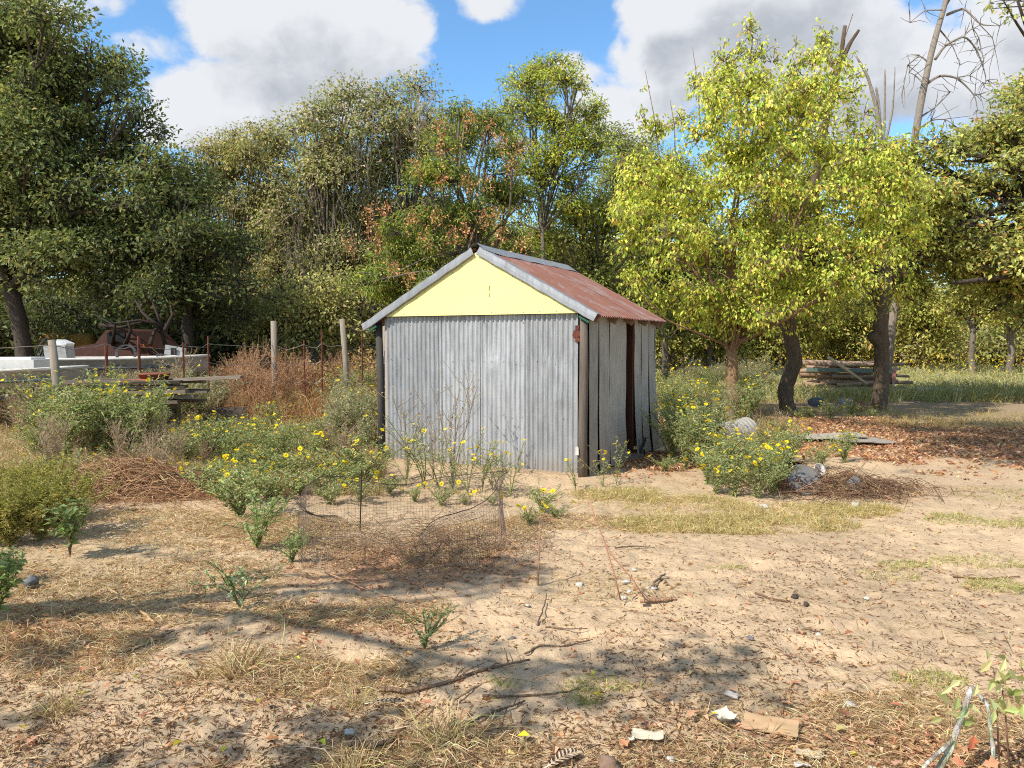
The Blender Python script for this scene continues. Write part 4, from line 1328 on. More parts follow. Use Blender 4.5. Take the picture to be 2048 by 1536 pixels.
# ------------------------------------------------------------------ derelict boats beyond the fence
def boat(name, label, loc, rz, Lh, beam, depth, z0, wet, console=True):
    t = thing(name, label, 'boat', loc, rz)
    ns = 26
    st_ = np.linspace(0, 1, ns)                       # 0 stern, 1 bow; x along the boat
    half = beam / 2 * np.where(st_ < 0.55, 1.0, np.sqrt(np.clip(1 - ((st_ - 0.55) / 0.45) ** 2, 0, 1)) * 0.98 + 0.02)
    sheer = z0 + depth + 0.22 * np.clip(st_ - 0.5, 0, 1) ** 2
    keel = z0 + 0.30 * np.clip(st_ - 0.7, 0, 1) ** 2 * 6
    x = st_ * Lh
    out = []
    for i in range(ns):
        hb, zs, zk = half[i], sheer[i], keel[i]
        zc = zk + (zs - zk) * 0.32
        out.append([[x[i], -hb, zs], [x[i], -hb * .985, zs - .05], [x[i], -hb * .95, zs - .06], [x[i], -hb * .86, zc], [x[i], 0, zk], [x[i], hb * .86, zc], [x[i], hb * .95, zs - .06], [x[i], hb * .985, zs - .05], [x[i], hb, zs]])
    out = np.array(out)
    m = MB()
    m.grid(out, ns, 9, wet)
    inn = out.copy(); inn[:, :, 1] *= 0.93; inn[:, 4, 2] += 0.2; inn[:, 3, 2] += 0.1; inn[:, 5, 2] += 0.1; inn[:, :, 0] = np.clip(inn[:, :, 0], 0.05, Lh - 0.1)
    m.grid(inn[::-1], ns, 9, np.array(wet) * 0.85)
    m.obj('hull', M_BOAT, t, smooth=True)
    g = MB()
    path = [[x[i], -half[i], sheer[i]] for i in range(ns)] + [[x[i], half[i], sheer[i]] for i in range(ns - 1, -1, -1)]
    g.tube(path, 0.035, 6, S(196, 190, 178)); g.obj('gunwale', M_BOAT, t, smooth=True)
    tr = MB(); tr.box((0.0, 0, z0 + depth * 0.52), (0.06, beam * 0.96, depth * 0.9), C=S(206, 200, 190)); tr.obj('transom', M_BOAT, t)
    for bx_ in (0.26, 0.6):
        b_ = MB(); b_.box((Lh * bx_, 0, z0 + depth * 0.72), (0.34, beam * 0.86, 0.09), C=S(182, 176, 166), jit=0.006)
        b_.box((Lh * bx_, 0, z0 + depth * 0.45), (0.26, beam * 0.8, 0.45 * depth), C=S(190, 186, 178)); b_.obj('bench', M_BOAT, t)
    rb_ = MB()
    for s_ in (-1, 1):
        rb_.tube([[x[i], s_ * half[i] * .955, sheer[i] - .2] for i in range(0, ns - 2)], [.028] * (ns - 2), 5, S(74, 78, 84))
    rb_.obj('rub_rail', M_PLAIN, t)
    if console:
        om = MB(); om.box((Lh * .86, .1, z0 + depth + .16), (.40, .24, .20), ry=R(8), C=S(170, 168, 162), jit=.02); om.box((Lh * .86, -.045, z0 + depth + .16), (.12, .02, .16), C=S(40, 40, 42)); om.box((Lh * .80, .1, z0 + depth - .05), (.14, .14, .3), C=S(70, 70, 72))
        om.obj('outboard_motor', M_BOAT, t)
        cl = MB()
        for k_ in range(3):
            qq = np.linspace(0, 2 * pi, 20); cl.tube(np.stack([Lh * .66 + .2 * np.cos(qq), .2 + .1 * k_ + .05 * np.sin(qq), z0 + depth + .1 + .2 * np.sin(qq)], -1), .012, 5, S(84, 82, 82), cap=False)
        cl.obj('cable_coil', M_PLAIN, t)['kind'] = 'stuff'
        c = MB(); c.box((Lh * 0.44, -beam * .18, z0 + depth + 0.08), (0.42, 0.62, 0.44), ry=R(-6), C=S(184, 180, 172)); c.box((Lh * 0.44 + .1, -beam * .18, z0 + depth + .33), (0.2, 0.6, 0.12), ry=R(25), C=S(226, 224, 220))
        co = c.obj('console', M_BOAT, t)
        w_ = MB(); a = np.linspace(0, 2 * pi, 25)
        cx, cy, cz = Lh * 0.44 - .34, -beam * .2, z0 + depth + 0.22
        w_.tube(np.stack([cx + 0.1 * np.sin(a), cy + 0.24 * np.cos(a), cz + 0.24 * np.sin(a)], -1), 0.017, 6, S(60, 60, 60), cap=False)
        for ang in (0.5, 2.6, 4.7):
            w_.tube([[cx, cy, cz], [cx + .1 * sin(ang), cy + .24 * cos(ang), cz + .24 * sin(ang)]], 0.012, 5, S(80, 80, 80))
        w_.obj('steering_wheel', M_PLAIN, co, smooth=True)
        k = MB(); k.box((Lh * .44 - .2, -beam * .05, z0 + depth + .2), (0.02, 0.2, 0.2), C=S(60, 58, 60)); k.tube([[Lh * .44 - .23, -beam * .05, z0 + depth + .1], [Lh * .44 - .25, -beam * .05, z0 + depth + .3]], 0.05, 8, S(90, 84, 88)); k.obj('gauge_panel', M_PLAIN, co)
    return t


boat('motor_boat', 'dirty white open motor boat with console and steering wheel behind the fence', (-12.3, 16.6, -.08), R(14), 5.4, 1.75, 0.55, 0.82, S(176, 168, 152))
t_ = boat('skiff', 'pale shallow boat with a white box seat, nearer the camera at the left edge', (-11.9, 14.2, -.1), R(4), 3.9, 1.5, 0.42, 0.82, S(166, 158, 144), console=False)
m = MB(); m.box((2.7, -.15, 1.33), (1.0, 0.7, 0.22), C=S(206, 202, 194)); m.box((2.7, -.15, 1.45), (0.8, 0.5, 0.06), C=S(228, 226, 220)); m.obj('box_seat', M_PAINT, t_)
bk_ = thing('bucket', 'dark green bucket standing in the near pale boat', 'bucket', (-10.0, 14.15, .95))
m = MB(); a = np.linspace(0, 2 * pi, 17)[:-1]
prof = [(0.0, 0.02), (0.17, 0.0), (0.2, 0.42), (0.215, 0.43), (0.20, 0.44), (0.17, 0.05)]
m.grid(np.array([[[r * cos(q), r * sin(q), z] for q in a] for r, z in prof]), len(prof), 16, S(24, 84, 66), closed=True); m.obj('bucket_body', M_PAINT, bk_, smooth=True)
m = MB(); m.tube([[0.21 * cos(q), 0.05, 0.43 + 0.2 * sin(q)] for q in np.linspace(0, pi, 12)], 0.008, 4, S(120, 120, 120)); m.obj('handle', M_WIRE, bk_)
for (x, y, z, rz, lab) in [(-11.2, 17.2, 0.0, 14, 'rusty trailer frame carrying the white motor boat'), (-10.6, 14.3, 0.0, 4, 'low trailer under the pale near boat')]:
    t = thing('boat_trailer', lab, 'trailer', (x, y, z), R(rz))
    m = MB()
    for s in (-.5, .5):
        m.box((0, s, 0.66), (3.6, .08, .08), C=S(84, 82, 84))
        m.tube([[-.4, s, .66], [-.4, s, 1.0]], 0.03, 6, S(90, 88, 88)); m.tube([[1.2, s, .66], [1.2, s, 1.0]], 0.03, 6, S(90, 88, 88))
    m.box((-.6, 0, .4), (.07, 1.6, .07), C=S(84, 82, 84)); m.box((1.8, 0, .66), (.08, 1.0, .08), C=S(84, 82, 84)); m.box((-.6, -.5, .53), (.1, .06, .2), C=S(84, 82, 84)); m.box((-.6, .5, .53), (.1, .06, .2), C=S(84, 82, 84))
    m.obj('frame', M_RUST, t)
    for s in (-.84, .84):
        wmb = MB(); q = np.linspace(0, 2 * pi, 21)[:-1]
        sec = [(0.2, -.07), (.32, -.08), (.35, 0), (.32, .08), (.2, .07)]
        wmb.grid(np.array([[[-.6 + r * cos(k_), s + dy, .35 + r * sin(k_)] for k_ in q] for r, dy in sec]), 5, 20, S(46, 45, 45), closed=True)
        wo_ = wmb.obj('wheel', M_PLAIN, t, smooth=True)
        rm = MB(); rm.tube([[-.6, s - .05, .35], [-.6, s + .05, .35]], 0.2, 14, S(150, 146, 140)); rm.obj('rim', M_RUST, wo_)
# rusty vehicle wreck under the drooping oak
YW = 20.5
tw = thing('vehicle_wreck', 'dark rusty truck wreck in the shade under the drooping oak', 'vehicle', gz(at(262, 690, YW)[0], YW), R(-8))
tz = 0.55
sidep = [(-1.15, .5), (-1.15, 1.0), (-1.0, 1.2), (-.45, 1.28), (-.15, 1.62), (.35, 1.66), (.5, 1.6), (.95, 1.15), (1.05, 1.0), (1.05, .5)]
m = MB(); n = len(sidep)
Va = [[x, -.8, z + .35] for x, z in sidep]; Vb = [[x, .8, z + .35] for x, z in sidep]
m.add(Va + Vb, [[i, (i + 1) % n, n + (i + 1) % n, n + i] for i in range(n)], [[0, i + 1, i] for i in range(1, n - 1)] + [[n, n + i, n + i + 1] for i in range(1, n - 1)], S(74, 48, 38))
m.obj('body', M_RUST, tw)
m = MB(); m.box((.15, -.81, 1.78), (.5, .03, .26), C=S(20, 18, 17)); m.obj('side_window', M_PLAIN, tw)
m = MB(); m.box((.95, -.55, 1.35), (.10, .5, .55), ry=R(-22), C=S(136, 76, 42)); m.obj('tailgate', M_RUST, tw)
for x in (-.7, .7):
    for s in (-.82, .82):
        wmb = MB(); q = np.linspace(0, 2 * pi, 19)[:-1]
        wmb.grid(np.array([[[x + r * cos(k_), s + dy, .42 + r * sin(k_)] for k_ in q] for r, dy in [(.02, -.1), (.2, -.1), (.38, -.1), (.42, 0), (.38, .1), (.05, .1)]]), 6, 18, S(40, 38, 37), closed=True)
        wmb.obj('wheel', M_PLAIN, tw, smooth=True)
    m = MB(); m.tube([[x + .5 * cos(q), -.83, .47 + .5 * sin(q)] for q in np.linspace(0, pi, 12)], .06, 6, S(80, 52, 40)); m.obj('fender', M_RUST, tw, smooth=True)
db_ = thing('dead_branches', 'tangle of bare dark branches over the rusty wreck', 'branches', gz(at(250, 690, 20)[0], 19.6))
m = MB(); o_ = np.array(db_.location)
for pl in ([(325, 655), (300, 640), (285, 625), (270, 600)], [(325, 655), (315, 630), (305, 605)], [(330, 660), (345, 630), (340, 610)], [(200, 650), (240, 655), (300, 640)], [(225, 690), (230, 650), (190, 630)], [(300, 690), (310, 660), (350, 640)], [(330, 690), (320, 650), (280, 640), (215, 648)], [(250, 690), (262, 660), (255, 640)]):
    m.tube(np.array([at(a_, b_, 19.4 + rng.uniform(-.3, .3)) for a_, b_ in pl]) - o_, np.linspace(.06, .015, len(pl)), 5, S(70, 58, 50), rough=.06)
m.obj('limb', M_BARK, db_, smooth=True)['kind'] = 'stuff'
yt = thing('yellow_tank', 'yellow metal tank lying beneath the oak behind the boats', 'tank', gz(at(138, 690, 25)[0], 25), R(5))
m = MB(); q = np.linspace(0, 2 * pi, 21)[:-1]
m.grid(np.array([[[x, r * cos(k_), 1.6 + r * sin(k_)] for k_ in q] for x, r in [(-.85, .02), (-.8, .3), (-.65, .34), (.65, .34), (.8, .3), (.85, .02)]]), 6, 20, S(130, 98, 40), closed=True); m.obj('tank_body', M_RUST, yt, smooth=True)
for x in (-.5, .5):
    m = MB(); m.box((x, 0, .63), (.1, .6, 1.26), C=S(90, 70, 56)); m.obj('stand', M_RUST, yt)

# stack of old lumber on trestles in the flowers
lum = thing('lumber_stack', 'low stack of weathered planks among the yellow flowers', 'lumber stack', gz(-5.6, 12.6) - np.array([0, 0, .12]), R(6))
del lum['category']
tag(lum, None, 'lumber stack')
for i, (x0, x1, y, z, dr) in enumerate([(-1.5, .25, -.3, 1.12, 0), (-1.4, .5, .05, 1.11, 0), (-1.3, .1, .35, 1.13, 0), (-1.45, .35, -.32, .96, 0), (-1.2, .6, 0, .95, 0), (-1.5, .2, -.28, .80, 0),
                                        (-1.1, .5, .1, .79, 0), (-1.35, .3, -.2, 1.04, 0), (-1.25, .45, -.22, .88, 0), (-1.5, .0, .15, .70, 0), (-1.6, .1, -.3, .62, 0), (0.1, 1.15, -.1, 1.16, -.03)]):
    m = MB(); m.box(((x0 + x1) / 2, y, z), (x1 - x0, .24, .045), rz=rng.normal(0, .03), ry=dr + rng.normal(0, .008), C=np.array(S(122, 108, 94)) * rng.uniform(.6, 1.2), jit=.006); m.obj('plank', M_PLANK, lum)
for x in (-1.2, .0):
    for zz in (.3, .71, .875, 1.04):
        m = MB(); m.box((x, .1, zz if zz > .5 else .29), (.07, .5, .11 if zz > .5 else .6), C=S(112, 98, 84), jit=.004); m.obj('spacer_block', M_PLANK, lum)
pan = MB(); q = np.linspace(0, 2 * pi, 19)[:-1]
pan.grid(np.array([[[r * cos(k_), r * .8 * sin(k_), z] for k_ in q] for r, z in [(.02, .0), (.2, 0), (.25, .09), (.27, .09), (.25, .11), (.15, .12), (.02, .07)]]), 7, 18, S(120, 72, 54), closed=True)
o = pan.obj('rusty_pan', M_RUST, smooth=True); o.location = (-5.85, 12.55, 1.04); tag(o, 'rusty round metal pan lying on top of the plank stack', 'pan')
pan = MB(); pan.box((0, 0, 0.02), (.5, .3, .03), C=S(160, 92, 64), jit=.01); o = pan.obj('rusty_plate', M_RUST); o.location = (-6.1, 12.4, 1.02); tag(o, 'flat rusty metal plate on the planks beside the round pan', 'metal plate')
cr = thing('wooden_crate', 'dark weathered crate behind the low flowers left of the shed', 'crate', ground(450, 858), R(12))
for s in (-.24, .24):
    for zz in (.07, .2, .33):
        m = MB(); m.box((0, s, zz), (.7, .025, .11), C=S(104, 92, 82), jit=.003); m.obj('slat', M_PLANK, cr)
        if zz < .3:
            m = MB(); m.box((s * 1.4, 0, zz), (.025, .45, .11), C=S(98, 86, 76), jit=.003); m.obj('slat', M_PLANK, cr)

# ------------------------------------------------------------------ welded-wire cage slumped in front of the shed
cage = thing('wire_cage', 'loose ring of rusty square wire mesh, sagging in front of the shed', 'wire mesh', ground(800, 1090))
cb_ = np.array(cage.location)
plan = np.array([ground(*p)[:2] for p in [(700, 1118), (648, 1142), (606, 1136), (592, 1085), (640, 1052), (730, 1040), (820, 1030), (905, 1035), (985, 1045), (1016, 1075), (1000, 1118), (945, 1138), (885, 1128), (840, 1112)]])
hts = np.array([.40, .55, .60, .56, .50, .42, .36, .40, .50, .60, .56, .46, .32, .18])
tt = np.linspace(0, len(plan) - 1, 170)
def smooth_interp(t, arr):
    r = np.interp(t, np.arange(len(arr)), arr)
    for _ in range(3):
        r[1:-1] = (r[:-2] + 2 * r[1:-1] + r[2:]) / 4
    return r
hts = hts * 1.0
cxs, cys, chs = smooth_interp(tt, plan[:, 0]), smooth_interp(tt, plan[:, 1]), smooth_interp(tt, hts)
nvr = 15
zf = np.linspace(0.0, 1, nvr)
cent = plan.mean(0)
Wg = np.zeros((len(tt), nvr, 3))
for j, f in enumerate(zf):
    flop = np.clip((f - .72) / .28, 0, 1)
    ox = (cxs - cent[0]); oy = (cys - cent[1]); ln = np.hypot(ox, oy)
    lean = .07 * np.sin(tt * 1.9) * f + .16 * flop * (np.sin(tt * .9 + 1) * .8 + .1)
    Wg[:, j, 0] = cxs + ox / ln * lean + .02 * fbm(tt * 2, tt * 0 + f * 3, 91, 2)
    Wg[:, j, 1] = cys + oy / ln * lean + .02 * fbm(tt * 2, tt * 0 + f * 3 + 9, 92, 2)
    Wg[:, j, 2] = H(cxs, cys) + .015 + chs * (1 + .14 * fbm(tt * .7, tt * 0, 97, 2) * f) * (f - .10 * flop ** 2)
Wg -= cb_
m = MB()
wc = np.array([pal(1, [S(112, 94, 84), S(88, 80, 76), S(130, 112, 98)])[0] for _ in range(30)])
for i in range(len(tt)):
    m.tube(Wg[i], .0011, 3, wc[i % 30], cap=False)
for j in range(nvr):
    m.tube(Wg[:, j], .0011, 3, wc[j], cap=False)
o = m.obj('mesh_panel', M_WIRE, cage)
o['kind'] = 'stuff'
tg = MB(); nt_ = 420
a_ = np.stack([rng.normal(0, .55, nt_), rng.normal(0, .28, nt_), np.zeros(nt_)], -1) + [.1, -.05, 0]
dd_ = rnd_unit(nt_) * np.array([1, .7, .45]) * rng.uniform(.08, .32, (nt_, 1))
tg.twigs(a_ - dd_ + [0, 0, .08], a_ + dd_ + [0, 0, .08], .0026, .0012, pal(nt_, [S(150, 122, 96), S(120, 96, 76), S(178, 152, 120)]), sag=.25)
o = tg.obj('dry_tangle', M_DRY); o.location = cb_; tag(o, 'thin tangle of dry stems lying inside the wire mesh', None, None, 'stuff')
# two thicker edge wires / stiff rods bent in it
m = MB(); m.tube([ground(720, 1060) - cb_ + [0, 0, .0], ground(720, 1060) - cb_ + [0.02, 0, .55]], .006, 4, S(74, 62, 56)); m.tube(Wg[:, -1] + [0, 0, .004], .0028, 4, S(84, 74, 70)); m.obj('rod', M_WIRE, cage)

# ------------------------------------------------------------------ scrap right of the shed
def ring_arch(R0, w_, a0, a1, n=18):
    q = np.linspace(a0, a1, n)
    sec = [(R0, -w_ / 2), (R0 + .02, 0), (R0, w_ / 2), (R0 - .09, w_ / 2 + .02)]
    return np.array([[[r * cos(k_), dy, r * sin(k_)] for r, dy in sec] for k_ in q])


g0 = ground(1588, 968)
m = MB(); V_ = ring_arch(.26, .2, R(10), R(172)); m.grid(V_, 18, 4, S(140, 96, 78)); m.grid(V_[::-1] * .985, 18, 4, S(110, 72, 58))
o = m.obj('fender', M_RUST, smooth=True); o.location = g0 + [-.03, .15, -.02]; o.rotation_euler = (R(-12), 0, R(15)); tag(o, 'rusty curved wheel arch lying by the flowers right of the shed', 'fender')
m = MB(); q = np.linspace(0, 2 * pi, 29)[:-1]
m.grid(np.array([[[r * cos(k_), dy, r * sin(k_)] for k_ in q] for r, dy in [(.01, -.03), (.08, -.035), (.1, -.01), (.15, -.012), (.175, -.03), (.19, -.03), (.19, .02)]]), 7, 28, S(112, 108, 104), closed=True)
o = m.obj('hubcap', M_PLAIN, smooth=True); o.location = ground(1607, 985) + [0, 0, .13]; o.rotation_euler = (R(-38), 0, R(10)); tag(o, 'round wheel rim leaning in dry twigs beside the rusty wheel arch', 'wheel rim')
m = MB(); m.tube([[.2 * cos(k_), 0, .2 * sin(k_)] for k_ in np.linspace(R(20), R(170), 14)], .014, 6, S(120, 96, 84)); o = m.obj('metal_hoop', M_RUST, smooth=True); o.location = ground(1612, 984) + [0, .02, .08]; o.rotation_euler = (R(-25), 0, R(-8)); tag(o, 'bent thin hoop over the leaning wheel rim', 'hoop')
m = MB(); m.grid(np.array([[[r * cos(k_) * .75, dy, r * sin(k_) * 1.1] for k_ in q] for r, dy in [(.005, -.02), (.05, -.03), (.075, -.02), (.095, -.02), (.10, .01), (.05, .02), (.005, .02)]]), 7, 28, S(104, 106, 106), closed=True)
o = m.obj('lamp_dish', M_PLAIN, smooth=True); o.location = ground(1706, 990) + [0, 0, .10]; o.rotation_euler = (R(-10), R(18), R(-20)); tag(o, 'small oval grey metal dish standing at the end of the twig pile', 'dish')
m = MB(); m.grid(np.array([[[r * cos(k_), r * sin(k_), z] for k_ in q] for r, z in [(.02, 0), (.05, 0), (.075, .09), (.07, .09), (.045, .01)]]), 5, 28, S(196, 192, 186), closed=True)
o = m.obj('cup', M_PAINT, smooth=True); o.location = ground(1632, 958) + [0, 0, .08]; o.rotation_euler = (R(60), R(20), 0); tag(o, 'crumpled white cup lying above the wheel rim', 'cup')

bp = MB()
bc = ground(1690, 985)
n = 900
c = bc + rng.normal(0, 1, (n, 3)) * np.array([.42, .26, 0.0]) + np.array([0, 0, .04])
hh = .17 * np.exp(-((c[:, 0] - bc[0]) / .45) ** 2 - ((c[:, 1] - bc[1]) / .3) ** 2) * rng.random(n)
c[:, 2] += hh
d = rnd_unit(n) * np.array([1, .8, .25]) * rng.uniform(.08, .3, (n, 1))
bp.twigs(c - d - bc, c + d - bc, .0035, .002, pal(n, [S(150, 116, 88), S(122, 90, 66), S(176, 146, 112), S(96, 74, 58)]), sag=.25)
o = bp.obj('brush_pile', M_DRY); o.location = bc; tag(o, 'low pile of dry brown twigs around the scrap metal', 'brush pile')
bp = MB()
bc = ground(250, 985)
n = 5200
u_ = rng.normal(0, 1, (n, 2)) * np.array([.62, .34])
hh = (.36 * np.exp(-(u_[:, 0] / .8) ** 2 - (u_[:, 1] / .42) ** 2)) * rng.random(n) ** .6
c = np.stack([u_[:, 0], u_[:, 1], hh], -1)
d = rnd_unit(n) * np.array([1, .6, .3]) * rng.uniform(.08, .32, (n, 1))
bp.twigs(c - d, c + d, .0032, .0018, pal(n, [S(196, 160, 120), S(170, 130, 94), S(212, 180, 140), S(128, 92, 66)]), sag=.22)
o = bp.obj('hay_heap', M_DRY); o.location = bc; tag(o, 'heap of dry brown pulled weeds left of the wire mesh', 'hay heap')

# rolled and flat corrugated sheets
m = MB(); q = np.linspace(0, 2 * pi * .86, 60)
Lr = np.linspace(-.28, .28, 46)
V_ = np.array([[[l, (.24 + .006 * sin(l * 2 * pi / .068)) * cos(k_), .24 + (.24 + .006 * sin(l * 2 * pi / .068)) * sin(k_)] for k_ in q] for l in Lr])
m.grid(V_, len(Lr), len(q)); m.grid(V_[::-1] * np.array([1, .985, .985]) + [0, 0, .002], len(Lr), len(q))
o = m.obj('rolled_sheet', M_GALV_OLD, smooth=True); o.location = ground(1472, 905); o.rotation_euler = (0, R(-10), R(25)); tag(o, 'short roll of grey corrugated metal lying in the flowers', 'metal sheet')
for i, (px, py, Ls, Ws, rz, pitch, lab) in enumerate([(1640, 882, 1.35, .55, -4, .02, 'long flat corrugated sheet on the leaf litter, half under weeds'),
                                                      (1728, 889, .85, .62, 10, -.05, 'corrugated sheet end lying on the leaf litter right of the long one')]):
    nx, ny = 12, 70
    Xg, Yg = np.meshgrid(np.linspace(-Ls / 2, Ls / 2, nx), np.linspace(-Ws / 2, Ws / 2, ny), indexing='ij')
    Zg = .06 + .01 * np.sin(Yg * 2 * pi / .068) + .05 * fbm(Xg * 2 + i * 5, Yg * 1.3, 95, 2) + pitch * Xg
    m = MB(); m.grid(np.stack([Xg, Yg, Zg], -1), nx, ny); m.grid(np.stack([Xg, Yg, Zg - .003], -1)[::-1], nx, ny)
    o = m.obj('metal_sheet', M_GALV_OLD, smooth=True); o.location = ground(px, py); o.rotation_euler = (0, 0, R(rz)); tag(o, lab, 'metal sheet')

# ------------------------------------------------------------------ log pile across the clearing
YL0 = 24.5
G_LOG = 'weathered logs in the pile behind the knobbed oak'
lg0 = at(1700, 790, YL0)
for r_ in range(5):
    for k in range(7 - r_):
        Lg = rng.uniform(1.8, 3.1); rad = rng.uniform(.055, .10)
        x = lg0[0] + rng.uniform(-.45, .45); y = YL0 + (k - (6 - r_) / 2) * .2 + rng.normal(0, .02); z = .22 + r_ * .19
        dx, dz, dy = Lg / 2, rng.normal(0, .05), rng.normal(0, .12)
        P = np.array([[-dx, -dy, -dz], [-dx * .3, rng.normal(0, .03), rng.normal(0, .03)], [dx * .4, rng.normal(0, .03), rng.normal(0, .03)], [dx, dy, dz]])
        m = MB(); m.tube(P, [rad, rad * .95, rad * .85, rad * .7], 7, np.array(S(176, 148, 122)) * rng.uniform(.65, 1.15), rough=.05)
        o = m.obj('log', M_PLANK, smooth=True); o.location = (x, y, z + H(x, y))
        tag(o, 'barkless grey brown log lying in the pile behind the knobbed oak', 'log', G_LOG)
m = MB(); m.box((0, 0, 0), (2.7, .05, .13), ry=R(1.5), C=S(104, 122, 110), jit=.005); o = m.obj('green_board', M_PAINT); o.location = at(1700, 741, YL0 - .75); tag(o, 'long faded green board laid across the log pile', 'board')
p0, p1 = at(1656, 714, YL0 - .9), at(1735, 769, YL0 - 1.1)
m = MB(); m.tube([p0 - p1, (p0 - p1) * .5 + [0, 0, .01], [0, 0, 0]], .045, 7, S(206, 178, 146), rough=.04); o = m.obj('leaning_pole', M_PLANK, smooth=True); o.location = p1; tag(o, 'pale peeled pole leaning across the log pile', 'pole')
m = MB(); g1 = ground(1872, 792); m.tube([[-1.6, 0, .12], [-.5, .03, .15], [.5, -.02, .14], [1.5, .05, .12]], [.1, .13, .12, .08], 8, S(186, 178, 166), rough=.06); o = m.obj('fallen_log', M_PLANK, smooth=True); o.location = g1; o.rotation_euler = (0, 0, R(-8)); tag(o, 'long pale fallen log right of the log pile', 'log')
m = MB(); g1 = at(1786, 755, 24); m.box((0, 0, 0), (.14, .12, .34), C=S(190, 130, 112), jit=.01); m.box((0, 0, .2), (.16, .14, .08), C=S(160, 70, 60), jit=.01); m.box((0, .0, -.45), (.1, .1, .6), C=S(170, 160, 150)); o = m.obj('marker_post', M_PAINT); o.location = g1; tag(o, 'small red topped pale post beside the log pile', 'post')
for (px, py, s_, lab) in [(1632, 812, .19, 'blue grey stone block at the foot of the shaded oak'), (1690, 815, .2, 'greyish flat stone between the two oak trunks'), (1720, 822, .2, 'brownish rounded stone close beside the knobbed oak')]:
    m = MB(); q = rnd_unit(40)
    Zr = np.linspace(-1, 1, 8)
    V_ = np.array([[[sin(pi * i / 7) * cos(a_) * s_ * (1 + .15 * rng.normal()), sin(pi * i / 7) * sin(a_) * s_ * .8 * (1 + .15 * rng.normal()), cos(pi * i / 7) * s_ * .75] for a_ in np.linspace(0, 2 * pi, 11)[:-1]] for i in range(8)])
    m.grid(V_[::-1], 8, 10, S(92, 98, 104) if px < 1650 else (S(150, 142, 132) if px < 1700 else S(120, 84, 66)), closed=True)
    o = m.obj('stone', M_STONE, smooth=True); o.location = ground(px, py) + [0, 0, s_ * .45]; tag(o, lab, 'stone')

# ------------------------------------------------------------------ flowering weeds
GREEN_W = [S(158, 174, 112), S(176, 186, 134), S(136, 156, 96), S(194, 198, 154), S(190, 180, 132)]
GREYG = [S(166, 170, 130), S(182, 182, 148), S(142, 152, 110), S(192, 180, 144)]
DRYW = [S(178, 154, 124), S(152, 126, 98), S(196, 174, 142), S(146, 134, 106)]
RUSTW = [S(180, 136, 102), S(166, 120, 88), S(196, 160, 124), S(202, 180, 144)]


def weed(seed, h, spread, nst, per, L, Wd, cols, wts=None, flowers=8, stemc=S(136, 136, 86), branchy=4, leafdir=.5, start=.08):
    """one plant: stems that lean out and fork, leaves along them; returns (mesh data maker, flower spots)"""
    mb = MB()
    fl = []
    for s in range(nst):
        az_ = rng.uniform(0, 2 * pi); lean = spread * rng.uniform(.15, 1.0); hs = h * rng.uniform(.55, 1.0)
        d = np.array([cos(az_), sin(az_)])
        t_ = np.linspace(0, 1, 7)
        P = np.stack([d[0] * lean * t_ ** 1.4, d[1] * lean * t_ ** 1.4, hs * t_ ** .9], -1)
        P[1:, :2] += rng.normal(0, .012, (6, 2)).cumsum(0)
        mb.tube(P, np.linspace(.006, .0025, 7) * (.6 + h * .5), 4, stemc, cap=False)
        ends = [P[-1]]
        segs = [P]
        for b in range(branchy):
            tb = rng.uniform(.3, .9); pb = np.array([np.interp(tb, t_, P[:, k]) for k in range(3)])
            e = pb + np.array([*rng.normal(0, .16, 2) * (h * .6 + .3), rng.uniform(.08, .32) * h])
            mb.tube([pb, (pb + e) / 2 + [0, 0, -.01], e], [.003, .0025, .0015], 3, stemc, cap=False)
            segs.append(np.array([pb, (pb + e) / 2, e])); ends.append(e)
        for sg_ in segs:
            n = per if len(sg_) > 3 else max(3, per // 2)
            tl = rng.uniform(start, 1, n) if len(sg_) > 3 else rng.uniform(.15, 1, n)
            ts = np.linspace(0, 1, len(sg_))
            B = np.stack([np.interp(tl, ts, sg_[:, k]) for k in range(3)], -1)
            D = rnd_unit(n) * np.array([1, 1, .5]) + np.array([0, 0, leafdir * .4])
            ls = L * rng.uniform(.5, 1.25, n) * (1.15 - .5 * tl)
            mb.leaves(B, D, rnd_unit(n) * .5 + [0, 0, 1], ls, ls * Wd / L, pal(n, cols, wts, .14), curl=.25)
        for e in ends:
            if rng.random() < .8:
                fl.append(e)
    random.shuffle(fl)
    fl.sort(key=lambda e: -e[2] + rng.uniform(0, .6 * h))
    return mb, fl[:flowers]


def flower_mb():
    m = MB()
    n = 11
    a = np.linspace(0, 2 * pi, n, endpoint=False)
    D = np.stack([np.cos(a), np.sin(a), np.full(n, .12)], -1)
    m.leaves(D * .006, D, np.tile([[0, 0, 1.0]], (n, 1)), .024, .012, pal(n, [S(252, 222, 30), S(250, 214, 26)], None, .06, .02), fold=.1, curl=.1)
    q = np.linspace(0, 2 * pi, 8)[:-1]
    m.grid(np.array([[[r * cos(k), r * sin(k), z] for k in q] for r, z in [(.008, .001), (.007, .005), (.002, .006)]]), 3, 7, S(214, 160, 24), closed=True)
    return m


FLOWER = flower_mb().mesh('flower', M_PETAL)
FAR_N = 8


def proto(kind, **kw):
    mb, fl = weed(0, **kw)
    return dict(mesh=mb.mesh('foliage', M_LEAF if kind != 'dry' else M_DRY), fl=fl)


def many(k, kind, h0, h1, **kw):
    return [proto(kind, h=rng.uniform(h0, h1), **kw) for _ in range(k)]


